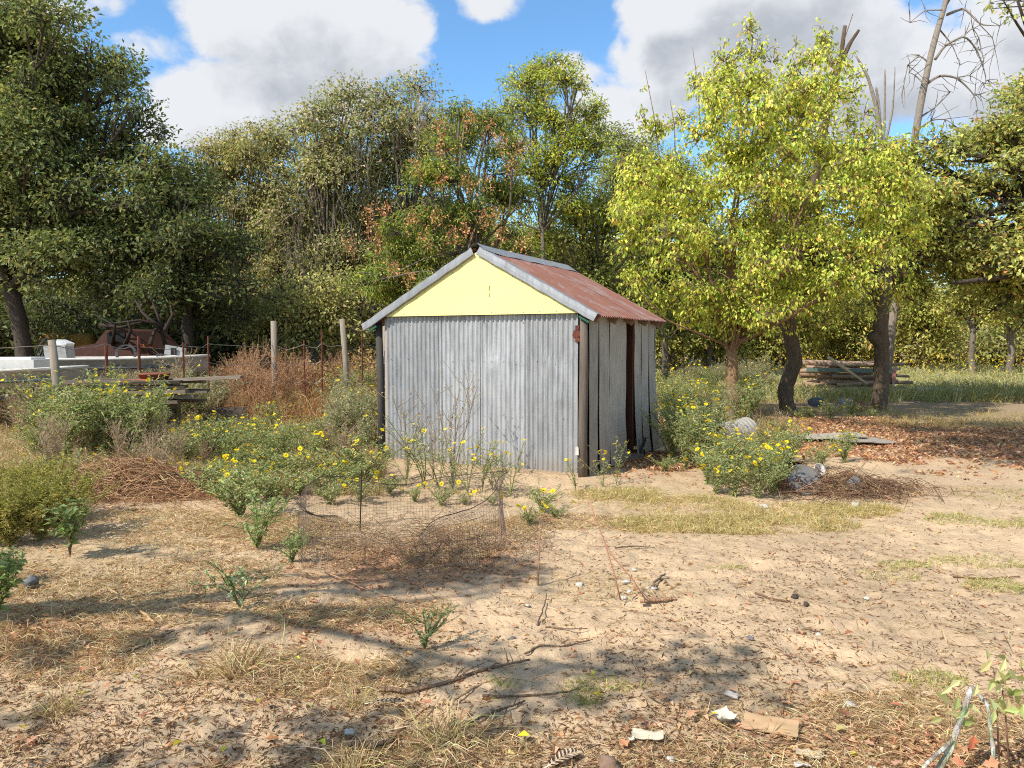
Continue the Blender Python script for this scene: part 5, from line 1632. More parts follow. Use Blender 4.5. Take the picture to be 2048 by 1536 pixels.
P_TALL = many(5, 'green', .8, 1.0, spread=.55, nst=17, per=18, L=.066, Wd=.018, cols=GREEN_W, flowers=12, branchy=6, start=.0)
P_MID = many(5, 'green', .5, .68, spread=.55, nst=16, per=17, L=.056, Wd=.017, cols=GREEN_W, flowers=11, branchy=5, start=.0)
P_GREY = many(4, 'green', .7, .95, spread=.42, nst=18, per=22, L=.058, Wd=.02, cols=GREYG, flowers=4, branchy=6, stemc=S(170, 156, 126), start=.0)
P_DRY = many(4, 'dry', .8, 1.15, spread=.34, nst=12, per=16, L=.045, Wd=.017, cols=DRYW, flowers=0, branchy=7, stemc=S(184, 162, 136))
P_RUST = many(4, 'dry', .9, 1.25, spread=.34, nst=13, per=20, L=.045, Wd=.016, cols=RUSTW, flowers=0, branchy=8, stemc=S(184, 144, 112))
P_LOW = many(4, 'green', .3, .42, spread=.46, nst=14, per=16, L=.048, Wd=.018, cols=GREEN_W + [S(170, 170, 116)], flowers=5, branchy=3, start=.0)
P_SPARSE = many(5, 'green', .5, .85, spread=.5, nst=5, per=9, L=.06, Wd=.02, cols=GREEN_W, flowers=5, branchy=4)


def plant(name, p, loc, sc, label, cat, group, blossoms=True, lean=0.0):
    t = thing(name, label, cat, loc, rng.uniform(0, 2 * pi), group)
    t.scale = (sc, sc, sc * rng.uniform(.9, 1.1))
    o = link('foliage', p['mesh'], t)
    if blossoms:
        for e in p['fl']:
            f = link('flower', FLOWER, t)
            f.location = e
            s_ = rng.uniform(.55, 1.25) / sc
            f.scale = (s_, s_, s_)
            f.rotation_euler = (rng.uniform(.1, .95), rng.uniform(-.3, .3), rng.uniform(0, 2 * pi))
    return t


ORD = ['leftmost', 'second', 'third', 'fourth', 'fifth', 'sixth', 'seventh', 'eighth', 'ninth', 'tenth', 'eleventh', 'twelfth', 'thirteenth', 'fourteenth', 'fifteenth', 'sixteenth', 'seventeenth', 'rightmost']


def patch(ps, name, spots, sc, label, cat, group, blossoms=True):
    spots = sorted(spots)
    lab0 = label
    for i, (px, py) in enumerate(spots):
        if len(spots) <= 18:
            od = 'rightmost' if i == len(spots) - 1 else ORD[i]
            label = lab0 + (', ' + od if 'most' in od else ', ' + od + ' from left')
        px += rng.uniform(-2, 2); py += rng.uniform(-4, 4)
        plant(name, ps[rng.integers(len(ps))], ground(px, py), sc * rng.uniform(.7, 1.25), label, cat, group, blossoms)


def fill(n, x0, x1, y0, y1, test=None):
    out = []
    while len(out) < n:
        px, py = rng.uniform(x0, x1), rng.uniform(y0, y1)
        if test is None or test(px, py):
            out.append((px, py))
    return out


# the flower bank left of the shed
patch(P_TALL, 'daisy_bush', [(110, 905), (160, 915), (215, 922), (265, 918), (310, 905), (90, 880), (140, 872), (190, 880), (245, 885), (295, 872), (335, 880), (60, 860), (80, 920), (130, 935), (190, 930), (235, 902), (285, 930), (170, 895)], 1.12,
      'tall daisy weed in the thick bank at the left', 'flowering weed', 'daisy weeds in the left bank')
patch(P_GREY, 'grey_weed', [(380, 850), (350, 838), (400, 862), (425, 842), (385, 822), (345, 815), (440, 815)], 1.15,
      'tall grey green leafy weed beside the plank stack', 'weed', 'grey weeds beside the plank stack')
patch(P_MID, 'daisy_bush', [(380, 935), (430, 942), (480, 945), (530, 935), (410, 915), (465, 912), (520, 905), (575, 912), (620, 920), (560, 930), (655, 912), (440, 960), (500, 965), (600, 895), (640, 890),
                            (350, 915), (370, 900), (540, 890)], .9,
      'mid height daisy weed between left bank and shed', 'flowering weed', 'daisy weeds between bank and shed')
patch(P_LOW, 'low_weed', [(430, 985), (480, 992), (540, 995), (600, 990), (650, 985), (700, 978), (570, 965), (630, 958), (690, 950), (740, 965), (660, 1005), (720, 1000), (480, 1030), (460, 1010)], 1.15,
      'low leafy green weed left behind the wire mesh', 'weed', 'low weeds behind the wire mesh')
patch(P_GREY, 'grey_weed', [(690, 880), (715, 895), (735, 875), (700, 850), (740, 850), (725, 915), (750, 900), (680, 905)], 1.0,
      'pale dry looking weed crowding the left corner of the shed', 'weed', 'pale weeds at the left corner of the shed')
patch(P_TALL, 'daisy_bush', [(722, 830), (748, 822), (700, 828)], 1.05, 'pale daisy weed standing behind the left corner of the shed', 'flowering weed', 'daisy weeds behind the left shed corner')
# along the front wall
patch(P_SPARSE, 'thin_daisy', [(850, 978), (880, 984), (905, 976), (935, 984), (965, 980), (1000, 988), (1020, 994), (815, 970), (985, 978)], .95,
      'thin daisy weed against the front wall of the shed', 'flowering weed', 'thin daisies along the front wall')
patch(P_LOW, 'low_weed', [(780, 990), (830, 1000), (880, 1005), (930, 1004), (985, 1006), (1085, 1020), (1060, 1045), (1110, 1030)], .62,
      'small green weed at the foot of the front wall', 'weed', 'small weeds at the foot of the front wall')
patch(P_SPARSE, 'thin_daisy', [(1205, 972), (1150, 985), (1235, 968)], .62, 'short daisy weed at the front right corner of the shed', 'flowering weed', 'short daisies at the right shed corner')
P_STALK = many(3, 'dry', .95, 1.15, spread=.4, nst=5, per=6, L=.04, Wd=.02, cols=[S(176, 160, 134), S(150, 136, 112), S(196, 184, 150)], flowers=0, branchy=8, stemc=S(160, 144, 124))
patch(P_STALK, 'dry_weed', [(815, 958), (865, 958), (905, 962)], .95, 'bare dry weed against the front wall of the shed', 'dry weed', 'dry stalks on the front wall', False)
# right of the shed
patch(P_TALL, 'daisy_bush', [(1345, 905), (1380, 915), (1415, 905), (1360, 880), (1400, 870), (1440, 880), (1340, 865), (1480, 845), (1400, 845), (1370, 940), (1415, 935), (1500, 850), (1345, 930)], .95,
      'tall daisy weed beside the open side of the shed', 'flowering weed', 'daisy weeds beside the open side')
patch(P_TALL, 'daisy_bush', fill(14, 1325, 1540, 790, 845), .95, 'daisy weed in front of the yellow tree trunk', 'flowering weed', 'daisy weeds round the yellow tree')
patch(P_MID, 'daisy_bush', [(1430, 985), (1470, 992), (1510, 995), (1545, 990), (1450, 965), (1495, 968), (1535, 960), (1415, 965), (1560, 975), (1440, 950), (1530, 945), (1560, 935)], .85,
      'bushy grey green weed in front of the rusty scrap', 'flowering weed', 'bushy weeds in front of the scrap')
patch(P_MID, 'daisy_bush', [(1530, 915), (1560, 905), (1580, 925), (1640, 940), (1690, 930)], .7, 'small daisy weed among the metal sheets', 'flowering weed', 'daisy weeds among the metal sheets')
patch(P_LOW, 'low_weed', [(1625, 835), (1660, 838), (1700, 835), (1745, 838), (1600, 838)], .95, 'low green weed at the foot of the two oaks', 'weed', 'low weeds at the foot of the oaks')
# dry and rust coloured stand by the fence
patch(P_RUST, 'rust_weed', fill(44, 470, 745, 775, 815), 1.1, 'reddish brown dry weed in the stand along the fence', 'dry weed', 'reddish dry weeds along the fence', False)
patch(P_RUST, 'rust_weed', fill(22, 440, 600, 800, 850), 1.05, 'reddish brown dry weed in front of the fence posts', 'dry weed', 'reddish dry weeds in front of the fence', False)
patch(P_DRY, 'dry_weed', fill(36, 120, 470, 800, 850), 1.05, 'tan dry weed below the boats and planks', 'dry weed', 'tan dry weeds below the boats', False)
patch(P_GREY, 'grey_weed', fill(22, 60, 480, 800, 870), 1.0, 'grey green weed in the band below the boats and planks', 'weed', 'grey weeds below the boats', False)
patch(P_DRY, 'dry_weed', fill(34, 0, 170, 800, 905), .95, 'tan dry weed at the left edge under the boats', 'dry weed', 'tan dry weeds at the left edge', False)
patch(P_DRY, 'dry_weed', fill(46, 330, 760, 752, 780), 1.15, 'pale dry weed beyond the fence', 'dry weed', 'pale dry weeds beyond the fence', False)
patch(P_GREY, 'grey_weed', fill(26, 1320, 1560, 752, 790), 1.0, 'grey green weed on the field behind the yellow tree', 'weed', 'grey weeds behind the yellow tree', False)

patch(P_DRY, 'dry_weed', fill(26, 60, 760, 860, 975), .6, 'short straw coloured weed scattered among the daisies left of the shed', 'dry weed', 'short dry weeds among the daisies', False)
patch(P_LOW, 'low_weed', fill(44, 60, 740, 860, 985), .95, 'small green weed filling between the taller daisies left of the shed', 'weed', 'small weeds between the left daisies')
patch(P_LOW, 'low_weed', fill(16, 1330, 1560, 850, 990), .9, 'small green weed filling between the taller daisies right of the shed', 'weed', 'small weeds between the right daisies')
patch(P_DRY, 'dry_weed', fill(14, 1330, 1560, 820, 960), .6, 'short straw coloured weed among the daisies right of the shed', 'dry weed', 'short dry weeds right of the shed', False)

# single plants in front
P_BIGL = proto('green', h=.62, spread=.2, nst=6, per=16, L=.075, Wd=.045, cols=[S(140, 158, 98), S(160, 174, 116), S(120, 140, 84)], flowers=0, branchy=4, stemc=S(150, 120, 96), start=.25)
plant('leafy_weed', P_BIGL, ground(140, 1118), .95, 'upright leafy weed with green leaves by the left bush', 'weed', None, False)
plant('leafy_weed', P_BIGL, ground(-8, 1250), .85, 'dark green leafy weed cut by the left edge low down', 'weed', None, False)
plant('leafy_weed', P_BIGL, ground(25, 1165), .5, 'small dark leafy weed at the left edge beside grey stone', 'weed', None, False)
P_SPR = proto('green', h=.5, spread=.36, nst=10, per=18, L=.05, Wd=.022, cols=[S(158, 178, 116), S(138, 160, 102), S(176, 188, 136)], flowers=0, branchy=4)
plant('sprawling_weed', P_SPR, ground(515, 1095), 1.0, 'sprawling pale green weed left of the wire mesh', 'weed', None, False)
plant('sprawling_weed', P_SPR, ground(585, 1120), .6, 'small pale green weed touching the left end of the mesh', 'weed', None, False)
P_NIGHT = proto('green', h=.34, spread=.26, nst=6, per=9, L=.04, Wd=.026, cols=[S(160, 178, 130), S(176, 186, 144)], flowers=0, branchy=3)
plant('nightshade_weed', P_NIGHT, ground(480, 1215), 1.1, 'thin grey green weed alone on the sand in the left foreground', 'weed', None, False)
P_FERN = proto('green', h=.26, spread=.2, nst=7, per=30, L=.02, Wd=.006, cols=[S(128, 150, 106), S(146, 164, 120)], flowers=0, branchy=4)
plant('feathery_weed', P_FERN, ground(850, 1285), 1.0, 'feathery dark green seedling below the wire mesh', 'weed', None, False)
P_OLIVE = proto('green', h=.62, spread=.5, nst=34, per=40, L=.05, Wd=.012, cols=[S(150, 150, 76), S(170, 166, 92), S(124, 128, 62), S(188, 176, 112)], flowers=0, branchy=4, stemc=S(160, 150, 90))
for px, py, wh in [(20, 1095, 'front left'), (80, 1085, 'front middle'), (125, 1070, 'front right'), (40, 1060, 'middle'), (-40, 1090, 'cut by the frame'), (105, 1040, 'back right'), (20, 1030, 'back left')]:
    plant('olive_bush', P_OLIVE, ground(px, py), rng.uniform(.8, 1.0), 'fine leaved olive bush in the thick clump at the left edge, ' + wh, 'bush', 'olive bushes at the left edge', False)

# ------------------------------------------------------------------ grass, straw, leaves on the ground
def in_ellipse(n, px, py, rx, ry):
    g = ground(px, py)
    a = rng.uniform(0, 2 * pi, n); r = np.sqrt(rng.random(n))
    x = g[0] + rx * r * np.cos(a); y = g[1] + ry * r * np.sin(a)
    return np.stack([x, y, HF(x, y)], -1)


STRAWC = [S(210, 188, 144), S(190, 162, 118), S(170, 140, 102), S(222, 204, 164), S(146, 116, 86)]
GRASSC = [S(200, 182, 124), S(178, 164, 98), S(214, 196, 146), S(156, 148, 86), S(186, 156, 112)]


def grass_tuft(n, h, spread, cols):
    m = MB()
    P = rng.normal(0, spread * .25, (n, 3)) * np.array([1, 1, 0])
    D = np.stack([rng.normal(0, .55, n), rng.normal(0, .55, n), rng.uniform(.4, 1, n)], -1) + P * 2 / max(spread, .05) * .35
    m.blades(P, D, h * rng.uniform(.4, 1.1, n), rng.uniform(.003, .006, n), pal(n, cols), bend=.6)
    return m


TUFT = [grass_tuft(150, .3, .22, STRAWC + [S(186, 180, 110)]).mesh('blade', M_DRY) for _ in range(3)]
for i, (px, py, sc, lab) in enumerate([(478, 1345, 1.0, 'straw coloured grass tuft with green tips on the sand at left'), (878, 1470, .9, 'upright brown grass tuft by the fallen twigs'),
                                       (708, 1405, .6, 'short brown grass tuft left of the dark feather'), (120, 1420, .7, 'thin dry grass tuft low in the left corner'),
                                       (700, 1530, .7, 'dry grass tuft cut by the lower edge'), (1170, 1400, .45, 'small green grass tuft in the tree shadow'),
                                       (1010, 1370, .4, 'small dark green tuft in the middle of the tree shadow')]):
    t = thing('grass_tuft', lab, 'grass tuft', ground(px, py), rng.uniform(0, 6))
    t.scale = (sc,) * 3
    if i >= 5:
        g_ = grass_tuft(90, .3, .3, [S(120, 140, 60), S(96, 116, 50), S(170, 166, 90)]).obj('blade', M_LEAF, t)
    else:
        g_ = link('blade', TUFT[i % 3], t)
    g_['kind'] = 'stuff'


def grass_patch(name, spots, n, h, cols, w_=.004, mat=None, upright=1.0):
    m = MB()
    Ps = np.vstack([in_ellipse(int(n * k), *e) for e, k in spots])
    k = fbm(Ps[:, 0] * 2.2, Ps[:, 1] * 2.2, 101, 3)
    Ps = Ps[k + rng.normal(0, .18, len(Ps)) > -.12]
    m_ = len(Ps)
    D = np.stack([rng.normal(0, .6, m_), rng.normal(0, .6, m_), rng.uniform(.3, 1, m_) * upright], -1)
    m.blades(Ps, D, h * rng.uniform(.35, 1.15, m_), w_ * rng.uniform(.6, 1.4, m_), pal(m_, cols), bend=.6)
    return tag(m.obj(name, mat or M_DRY), kind='stuff')


grass_patch('dry_grass', [((1470, 1045, 1.15, .38), 1.0), ((1330, 1005, .9, .35), .45), ((1640, 1020, .8, .3), .4), ((1230, 990, .5, .3), .25)], 9000, .13, GRASSC)
grass_patch('short_grass', [((1780, 1145, .22, .14), .12), ((1960, 1040, .5, .3), .5), ((2000, 1170, .25, .15), .2), ((1860, 1350, .2, .1), .1), ((1960, 1120, .4, .15), .2), ((2020, 990, .6, .4), .4), ((1200, 1370, .2, .1), .06),
                            ((1810, 1125, .2, .1), .1), ((1450, 1135, .15, .05), .06)], 3300, .07, [S(176, 170, 104), S(150, 152, 86), S(200, 186, 130)])
grass_patch('yellow_straw', [((800, 1095, .85, .35), .5), ((960, 1060, .6, .5), .3), ((1130, 1040, .7, .3), .3), ((560, 1050, .8, .5), .5), ((200, 1180, 1.2, .9), 1.0), ((330, 1060, 1.5, .9), 1.0), ((620, 1340, .6, .25), .3), ((1870, 1420, .6, .25), .35), ((880, 1490, .4, .14), .25), ((100, 1300, .6, .4), .4),
                             ((700, 1220, .6, .3), .35), ((1500, 1520, .6, .12), .25)], 10000, .11, STRAWC, .0035, None, .35)
# longer growth over the left ground and the field behind
def field_grass(name, n, xr, yr, h, cols, w_, xfun=None, thr=-.2):
    y = 1 / (1 / yr[0] + (1 / yr[1] - 1 / yr[0]) * rng.random(n))
    x = xr(y, rng.random(n))
    k = fbm(x * .9, y * .9, 107, 3) > thr
    x, y = x[k], y[k]
    m_ = len(x)
    P = np.stack([x, y, HF(x, y)], -1)
    D = np.stack([rng.normal(0, .35, m_), rng.normal(0, .35, m_), rng.uniform(.5, 1, m_)], -1)
    hh = h * rng.uniform(.35, 1.15, m_) * (1 + .5 * fbm(x * .6, y * .6, 111, 2))
    m = MB(); m.blades(P, D, hh, w_ * np.maximum(1, y / 14) * rng.uniform(.7, 1.3, m_), pal(m_, cols), bend=.45)
    return tag(m.obj(name, M_DRY), kind='stuff')


lerp = lambda a, b, t: a + (b - a) * t
field_grass('dry_weeds', 34000, lambda y, t: lerp(-.70 * y, -.17 * y, t), (8.2, 15), .34, STRAWC + [S(170, 172, 112), S(186, 140, 100), S(156, 164, 104)], .006)
field_grass('tall_dry_weeds', 22000, lambda y, t: lerp(-.72 * y, -.05 * y, t), (15, 30), .95, [S(176, 142, 100), S(190, 164, 124), S(160, 112, 76), S(150, 140, 92), S(168, 120, 80)], .011)
field_grass('field_grass', 34000, lambda y, t: lerp(.14 * y, .80 * y, t), (21, 58), .62, [S(170, 168, 122), S(150, 154, 104), S(188, 182, 140), S(136, 142, 88), S(176, 160, 80)], .012, thr=-.32)
field_grass('shade_grass', 9000, lambda y, t: lerp(.16 * y, .75 * y, t), (14.5, 23), .28, [S(196, 170, 112), S(170, 150, 92), S(150, 140, 84)], .006, thr=0.0)
# yellow flowers dotted over the far field
n = 1400
y = rng.uniform(26, 50, n); x = y * rng.uniform(.2, .72, n)
m = MB(); m.leaves(np.stack([x, y, rng.uniform(.5, 1.15, n)], -1), rnd_unit(n), rnd_unit(n), .07, .06, pal(n, [S(226, 196, 50), S(206, 180, 60)]))
tag(m.obj('field_flowers', M_PETAL), kind='stuff')


def scatter(n, ymin, ymax, dens_fn, umax=.9):
    n = int(n * 1.2)
    y = 1 / (1 / ymin + (1 / ymax - 1 / ymin) * rng.random(n))
    x = y * rng.uniform(-umax, umax, n)
    keep = rng.random(n) < dens_fn(x, y)
    x, y = x[keep], y[keep]
    return np.stack([x, y, HF(x, y)], -1)


# straw and fine twigs lying flat
def d_straw(x, y):
    a, b, c = covers(x, y)
    return np.clip(.20 + a * 1.0 + b * .4 + c * .5 + .25 * fbm(x * 1.6, y * 1.6, 113, 3), .05, 1)


P = scatter(70000, 2.5, 12, d_straw)
n = len(P)
D = rnd_unit(n) * np.array([1, 1, .12])
ls = rng.uniform(.03, .15, n)
m = MB(); m.leaves(P + [0, 0, .004], D, rnd_unit(n) * .4 + [0, 0, 1], ls, np.full(n, .0036), pal(n, STRAWC + [S(112, 84, 62), S(90, 68, 52)], [3, 3, 3, 1.6, 2, 2.2, 1.6]), curl=.02)
tag(m.obj('straw_litter', M_DRY), kind='stuff')


def d_leaf(x, y):
    a, b, c = covers(x, y)
    return np.clip(.035 + b * .8 + a * .08, 0, 1)


P = scatter(46000, 2.5, 19, d_leaf)
n = len(P)
ls = rng.uniform(.02, .055, n)
m = MB(); m.leaves(P + [0, 0, .006], rnd_unit(n) * [1, 1, .25], rnd_unit(n) * .5 + [0, 0, 1], ls, ls * .55, pal(n, [S(200, 158, 120), S(180, 134, 98), S(214, 178, 142), S(156, 118, 92), S(192, 174, 118)], [4, 3, 3, 2, .5]), fold=.3, curl=.3)
tag(m.obj('leaf_litter', M_DRY), kind='stuff')
y = rng.uniform(9.0, 19.5, 60000); x = y * rng.uniform(.12, .74, 60000)
k = rng.random(len(x)) < np.clip(covers(x, y)[1] * .75 - .05, 0, 1)
P = np.stack([x[k], y[k], HF(x[k], y[k])], -1)
n = len(P); ls = rng.uniform(.05, .09, n)
m = MB(); m.leaves(P + [0, 0, .012], rnd_unit(n) * [1, 1, .35], rnd_unit(n) * .6 + [0, 0, 1], ls, ls * .6, pal(n, [S(196, 150, 112), S(170, 124, 90), S(212, 180, 146), S(142, 106, 82)], [4, 3, 3, 2]), fold=.3, curl=.3)
tag(m.obj('oak_leaf_litter', M_DRY), kind='stuff')
# small dark crumbs of bark and droppings
P = scatter(72000, 2.5, 12, lambda x, y: np.clip(.42 + 1.1 * fbm(x * 1.4, y * 1.4, 117, 4), .08, 1))
n = len(P)
ls = rng.uniform(.01, .05, n)
m = MB(); m.leaves(P + [0, 0, .004], rnd_unit(n) * [1, 1, .3], rnd_unit(n) * .7 + [0, 0, 1], ls, np.minimum(.006, ls * .4), pal(n, [S(138, 106, 80), S(158, 124, 94), S(112, 86, 66), S(178, 146, 112)]), fold=.4, curl=.2)
tag(m.obj('bark_crumbs', M_DRY), kind='stuff')

# bigger red oak leaves, each its own
for (px, py) in [(20, 1500), (75, 1480), (210, 1390), (165, 1350), (420, 1375), (320, 1260), (490, 1230), (190, 1190), (1250, 1450), (1290, 1440), (1560, 1400), (1340, 1395), (1610, 1440), (1665, 1480), (1750, 1490),
                 (1690, 1270), (1850, 1470), (1800, 1520), (1100, 1245), (1120, 1225), (930, 1420), (560, 1480), (840, 1400), (1240, 1480), (1700, 1430), (1780, 1400), (1810, 1350), (640, 1290), (710, 1320), (1010, 1080),
                 (1060, 1095), (1380, 1440), (1420, 1500), (300, 1430), (530, 1420)]:
    m = MB(); L_ = rng.uniform(.04, .07)
    m.lobed(np.array([[0, 0, .012]]), np.array([[1, 0, .15]]), np.array([[rng.normal(0, .2), rng.normal(0, .2), 1]]), L_, L_ * .75, pal(1, [S(190, 136, 102), S(168, 112, 82), S(198, 156, 122)]), fold=.35)
    o = m.obj('oak_leaf', M_DRY); o.location = ground(px, py) + [0, 0, .012]; o.rotation_euler = (0, 0, rng.uniform(0, 6)); tag(o, 'fallen rust red oak leaf lying on the open sand', 'leaf', 'red oak leaves on the sand')
for (px, py) in [(50, 1465), (515, 1415), (345, 1500), (600, 1320), (1190, 1345), (640, 1480), (1205, 1400), (1720, 1510), (1060, 1470), (270, 1370), (150, 1400), (450, 1500)]:
    m = MB(); L_ = rng.uniform(.04, .06)
    m.leaves(np.array([[0, 0, .012]]), np.array([[1, 0, .15]]), np.array([[rng.normal(0, .3), rng.normal(0, .3), 1]]), L_, L_ * .6, pal(1, [S(206, 196, 60), S(190, 180, 70)]), fold=.3)
    o = m.obj('yellow_leaf', M_DRY); o.location = ground(px, py) + [0, 0, .012]; o.rotation_euler = (0, 0, rng.uniform(0, 6)); tag(o, 'fallen yellow green leaf lying on the open sand', 'leaf', 'yellow leaves on the sand')

# ------------------------------------------------------------------ fallen twigs and sticks
def stick(pts, r0, r1, label, col=S(140, 112, 88), lift=.012, name='fallen_branch', side=None):
    P = np.array([ground(*p[:2]) + [0, 0, lift + (p[2] if len(p) > 2 else 0)] for p in pts])
    o0 = P[0].copy()
    P = P - o0
    t_ = np.linspace(0, 1, len(P)); tt_ = np.linspace(0, 1, len(P) * 4)
    Q = np.stack([np.interp(tt_, t_, P[:, k]) for k in range(3)], -1)
    Q[1:-1] += rng.normal(0, r0 * .5, (len(Q) - 2, 3)) * [1, 1, .3]
    m = MB(); m.tube(Q, np.linspace(r0, r1, len(Q)), 6, col, rough=.08)
    for k in range(side or 0):
        i = rng.integers(len(Q) // 4, len(Q) - 1)
        e = Q[i] + np.array([*rng.normal(0, .14, 2), abs(rng.normal(0, .02))])
        m.tube([Q[i], (Q[i] + e) / 2 + [0, 0, .01], e], [r1 * .9, r1 * .7, r1 * .4], 4, col)
    o = m.obj(name, M_BARK, smooth=True); o.location = o0
    return tag(o, label, 'branch')


stick([(758, 1372), (830, 1374), (900, 1358), (960, 1335), (1010, 1322), (1060, 1312)], .011, .005, 'long thin fallen branch crossing the big tree shadow', side=4)
stick([(1050, 1300), (1080, 1285), (1120, 1288), (1180, 1275)], .007, .003, 'short forked twig at the top of the big tree shadow', side=2)
stick([(965, 1390), (1040, 1392), (1110, 1388), (1160, 1380)], .007, .003, 'straight thin twig below the long fallen branch', S(120, 98, 78))
stick([(905, 1400), (950, 1370), (1000, 1352)], .008, .003, 'pale peeled stick slanting below the long fallen branch', S(196, 164, 124))
stick([(935, 1440), (980, 1425), (1050, 1402)], .008, .004, 'bent dark twig beside the brown grass tuft', S(110, 92, 78), side=2)
stick([(790, 1460), (830, 1425), (860, 1405)], .007, .004, 'short brown stick left of the brown grass tuft', S(150, 110, 80))
stick([(690, 1480), (740, 1482), (790, 1470)], .016, .01, 'thick dark bark strip low in the left foreground', S(92, 78, 68))
stick([(1075, 1245), (1090, 1205), (1093, 1185)], .005, .003, 'small upright twig on the sand below the mesh', S(120, 100, 84))
stick([(1090, 1248), (1130, 1252), (1175, 1252)], .005, .003, 'thin twig lying near the small upright twig', S(150, 118, 92))
stick([(1280, 1200), (1320, 1197), (1352, 1196)], .012, .011, 'short sawn stick by the white stones', S(176, 138, 106))
stick([(1298, 1175), (1320, 1155), (1330, 1148)], .01, .006, 'stubby dark twig end right of the white stones', S(130, 108, 90))
stick([(1510, 1185), (1545, 1195), (1575, 1200)], .008, .005, 'brown twig on the open sand at right', S(140, 106, 82))
stick([(1905, 1150), (1960, 1158), (2040, 1155)], .008, .004, 'long thin stick near the right edge', S(150, 116, 84))
stick([(1230, 1095), (1270, 1090), (1310, 1093)], .007, .003, 'dry twig on bare soil below the shed corner', S(120, 98, 80))
stick([(310, 1245), (265, 1205), (215, 1175)], .009, .005, 'pale straight stalk in the straw at the left', S(206, 172, 122))
stick([(400, 1205), (470, 1205), (540, 1190)], .006, .003, 'thin twig beside the lone grey green weed', S(120, 98, 80), side=2)
stick([(230, 1310), (290, 1290), (350, 1260)], .005, .002, 'dark thin twig in the left tree shadow', S(100, 86, 74))
stick([(650, 1145), (790, 1200), (870, 1215)], .005, .003, 'dry stalk lying in front of the wire mesh', S(190, 150, 116), side=3)
stick([(700, 1165), (810, 1155), (880, 1200)], .005, .003, 'second dry stalk crossing in front of the wire mesh', S(176, 130, 100), side=3)
# standing cane and the tall arching pink brown weed stems
g1 = ground(1076, 1165)
m = MB(); m.tube([[0, 0, -.03], [.005, 0, .2], [.012, 0, .42]], [.007, .0065, .005], 6, S(176, 138, 108)); o = m.obj('cane', M_BARK, smooth=True); o.location = g1; tag(o, 'thin bare cane stuck upright in the ground right of the mesh', 'cane')
g1 = ground(1245, 1200)
t = thing('dry_stalk', 'tall arching reddish dry stalk leaning from the white stones to the shed corner', 'stalk', g1)
for pts in ([(1245, 1200, 0), (1232, 1150, .1), (1212, 1085, .2), (1190, 1030, .3), (1180, 1000, .36)], [(1300, 1205, 0), (1270, 1160, .05), (1225, 1110, .14), (1205, 1070, .2)]):
    P = np.array([[(px - 1024) / FPX * g1[1], g1[1], 0] for px, py, z in pts]) - [g1[0], g1[1], 0]
    for k, (px, py, z) in enumerate(pts):
        P[k, 2] = at(px, py, g1[1])[2] - g1[2]
        P[k, 2] = max(P[k, 2], 0)
    m = MB(); m.tube(P, np.linspace(.005, .003, len(P)), 5, S(206, 150, 120)); m.obj('stem', M_DRY, t, smooth=True)

# ------------------------------------------------------------------ scraps and stones on the sand
def lump(s, col, flat=.55, lab='', px=0, py=0, name='stone', mat=None, cat='stone', group=None):
    V_ = np.array([[[sin(pi * i / 6) * cos(a_), sin(pi * i / 6) * sin(a_), cos(pi * i / 6) * flat] for a_ in np.linspace(0, 2 * pi, 9)[:-1]] for i in range(7)])
    V_ *= (1 + .22 * rng.normal(0, 1, V_.shape[:2]))[..., None] * s
    V_[0] = V_[0].mean(0); V_[-1] = V_[-1].mean(0)
    V_ *= np.array([rng.uniform(.9, 1.5), rng.uniform(.7, 1), 1])
    m = MB(); m.grid(V_[::-1], 7, 8, col, closed=True)
    o = m.obj(name, mat or M_STONE, smooth=True); o.location = ground(px, py) + [0, 0, s * flat * .5]; o.rotation_euler = (0, 0, rng.uniform(0, 6))
    return tag(o, lab, cat, group)


WH = S(190, 182, 168)
for (px, py, s, lab) in [(1160, 1163, .032, 'white oval stone alone right of the upright cane'), (1254, 1160, .034, 'larger white stone at the foot of the arching stalk'), (1258, 1176, .024, 'flat white stone just below the larger one'),
                         (1246, 1188, .02, 'lowest white stone under the arching stalk'), (1303, 1173, .026, 'white stone right of the small stone group'), (1268, 1136, .016, 'tiny white stone above the stone group'),
                         (1055, 1207, .018, 'small white stone by the fallen red leaves'), (1733, 1194, .02, 'white stone out on the bare sand at right'), (1637, 1265, .018, 'small pale stone on the sand below the brown twig'),
                         (1464, 1381, .026, 'white chip at the right end of the tree shadow'), (1710, 1012, .055, 'pale yellowish stone below the twig pile'), (1700, 1395, .024, 'grey stone above the buried sheet'),
                         (1580, 1255, .014, 'tiny bluish chip on the sand'), (1745, 1530, .02, 'white chip near the lower edge at right'), (1340, 1512, .02, 'white chip beside the striped feather')]:
    lump(s, WH if 'grey' not in lab else S(170, 164, 156), .5, lab, px, py)
lump(.022, S(70, 60, 54), .8, 'black round clod on the sand at right', 1590, 1192, 'clod', cat='clod')
lump(.02, S(76, 66, 58), .8, 'dark clod below the black round one', 1612, 1206, 'clod', cat='clod')
lump(.018, S(110, 106, 112), .6, 'dark shiny chip in the middle of the sand', 1502, 1272, 'clod', cat='clod')
lump(.055, S(106, 106, 104), .6, 'grey stone at the left edge in the straw', 62, 1170, 'stone')
lump(.05, S(128, 104, 86), .7, 'brown egg shaped stone at the lower edge', 1216, 1526, 'stone')
lump(.02, S(110, 104, 100), .6, 'small dark stone in sunlit sand below the mesh', 1025, 1269, 'stone')
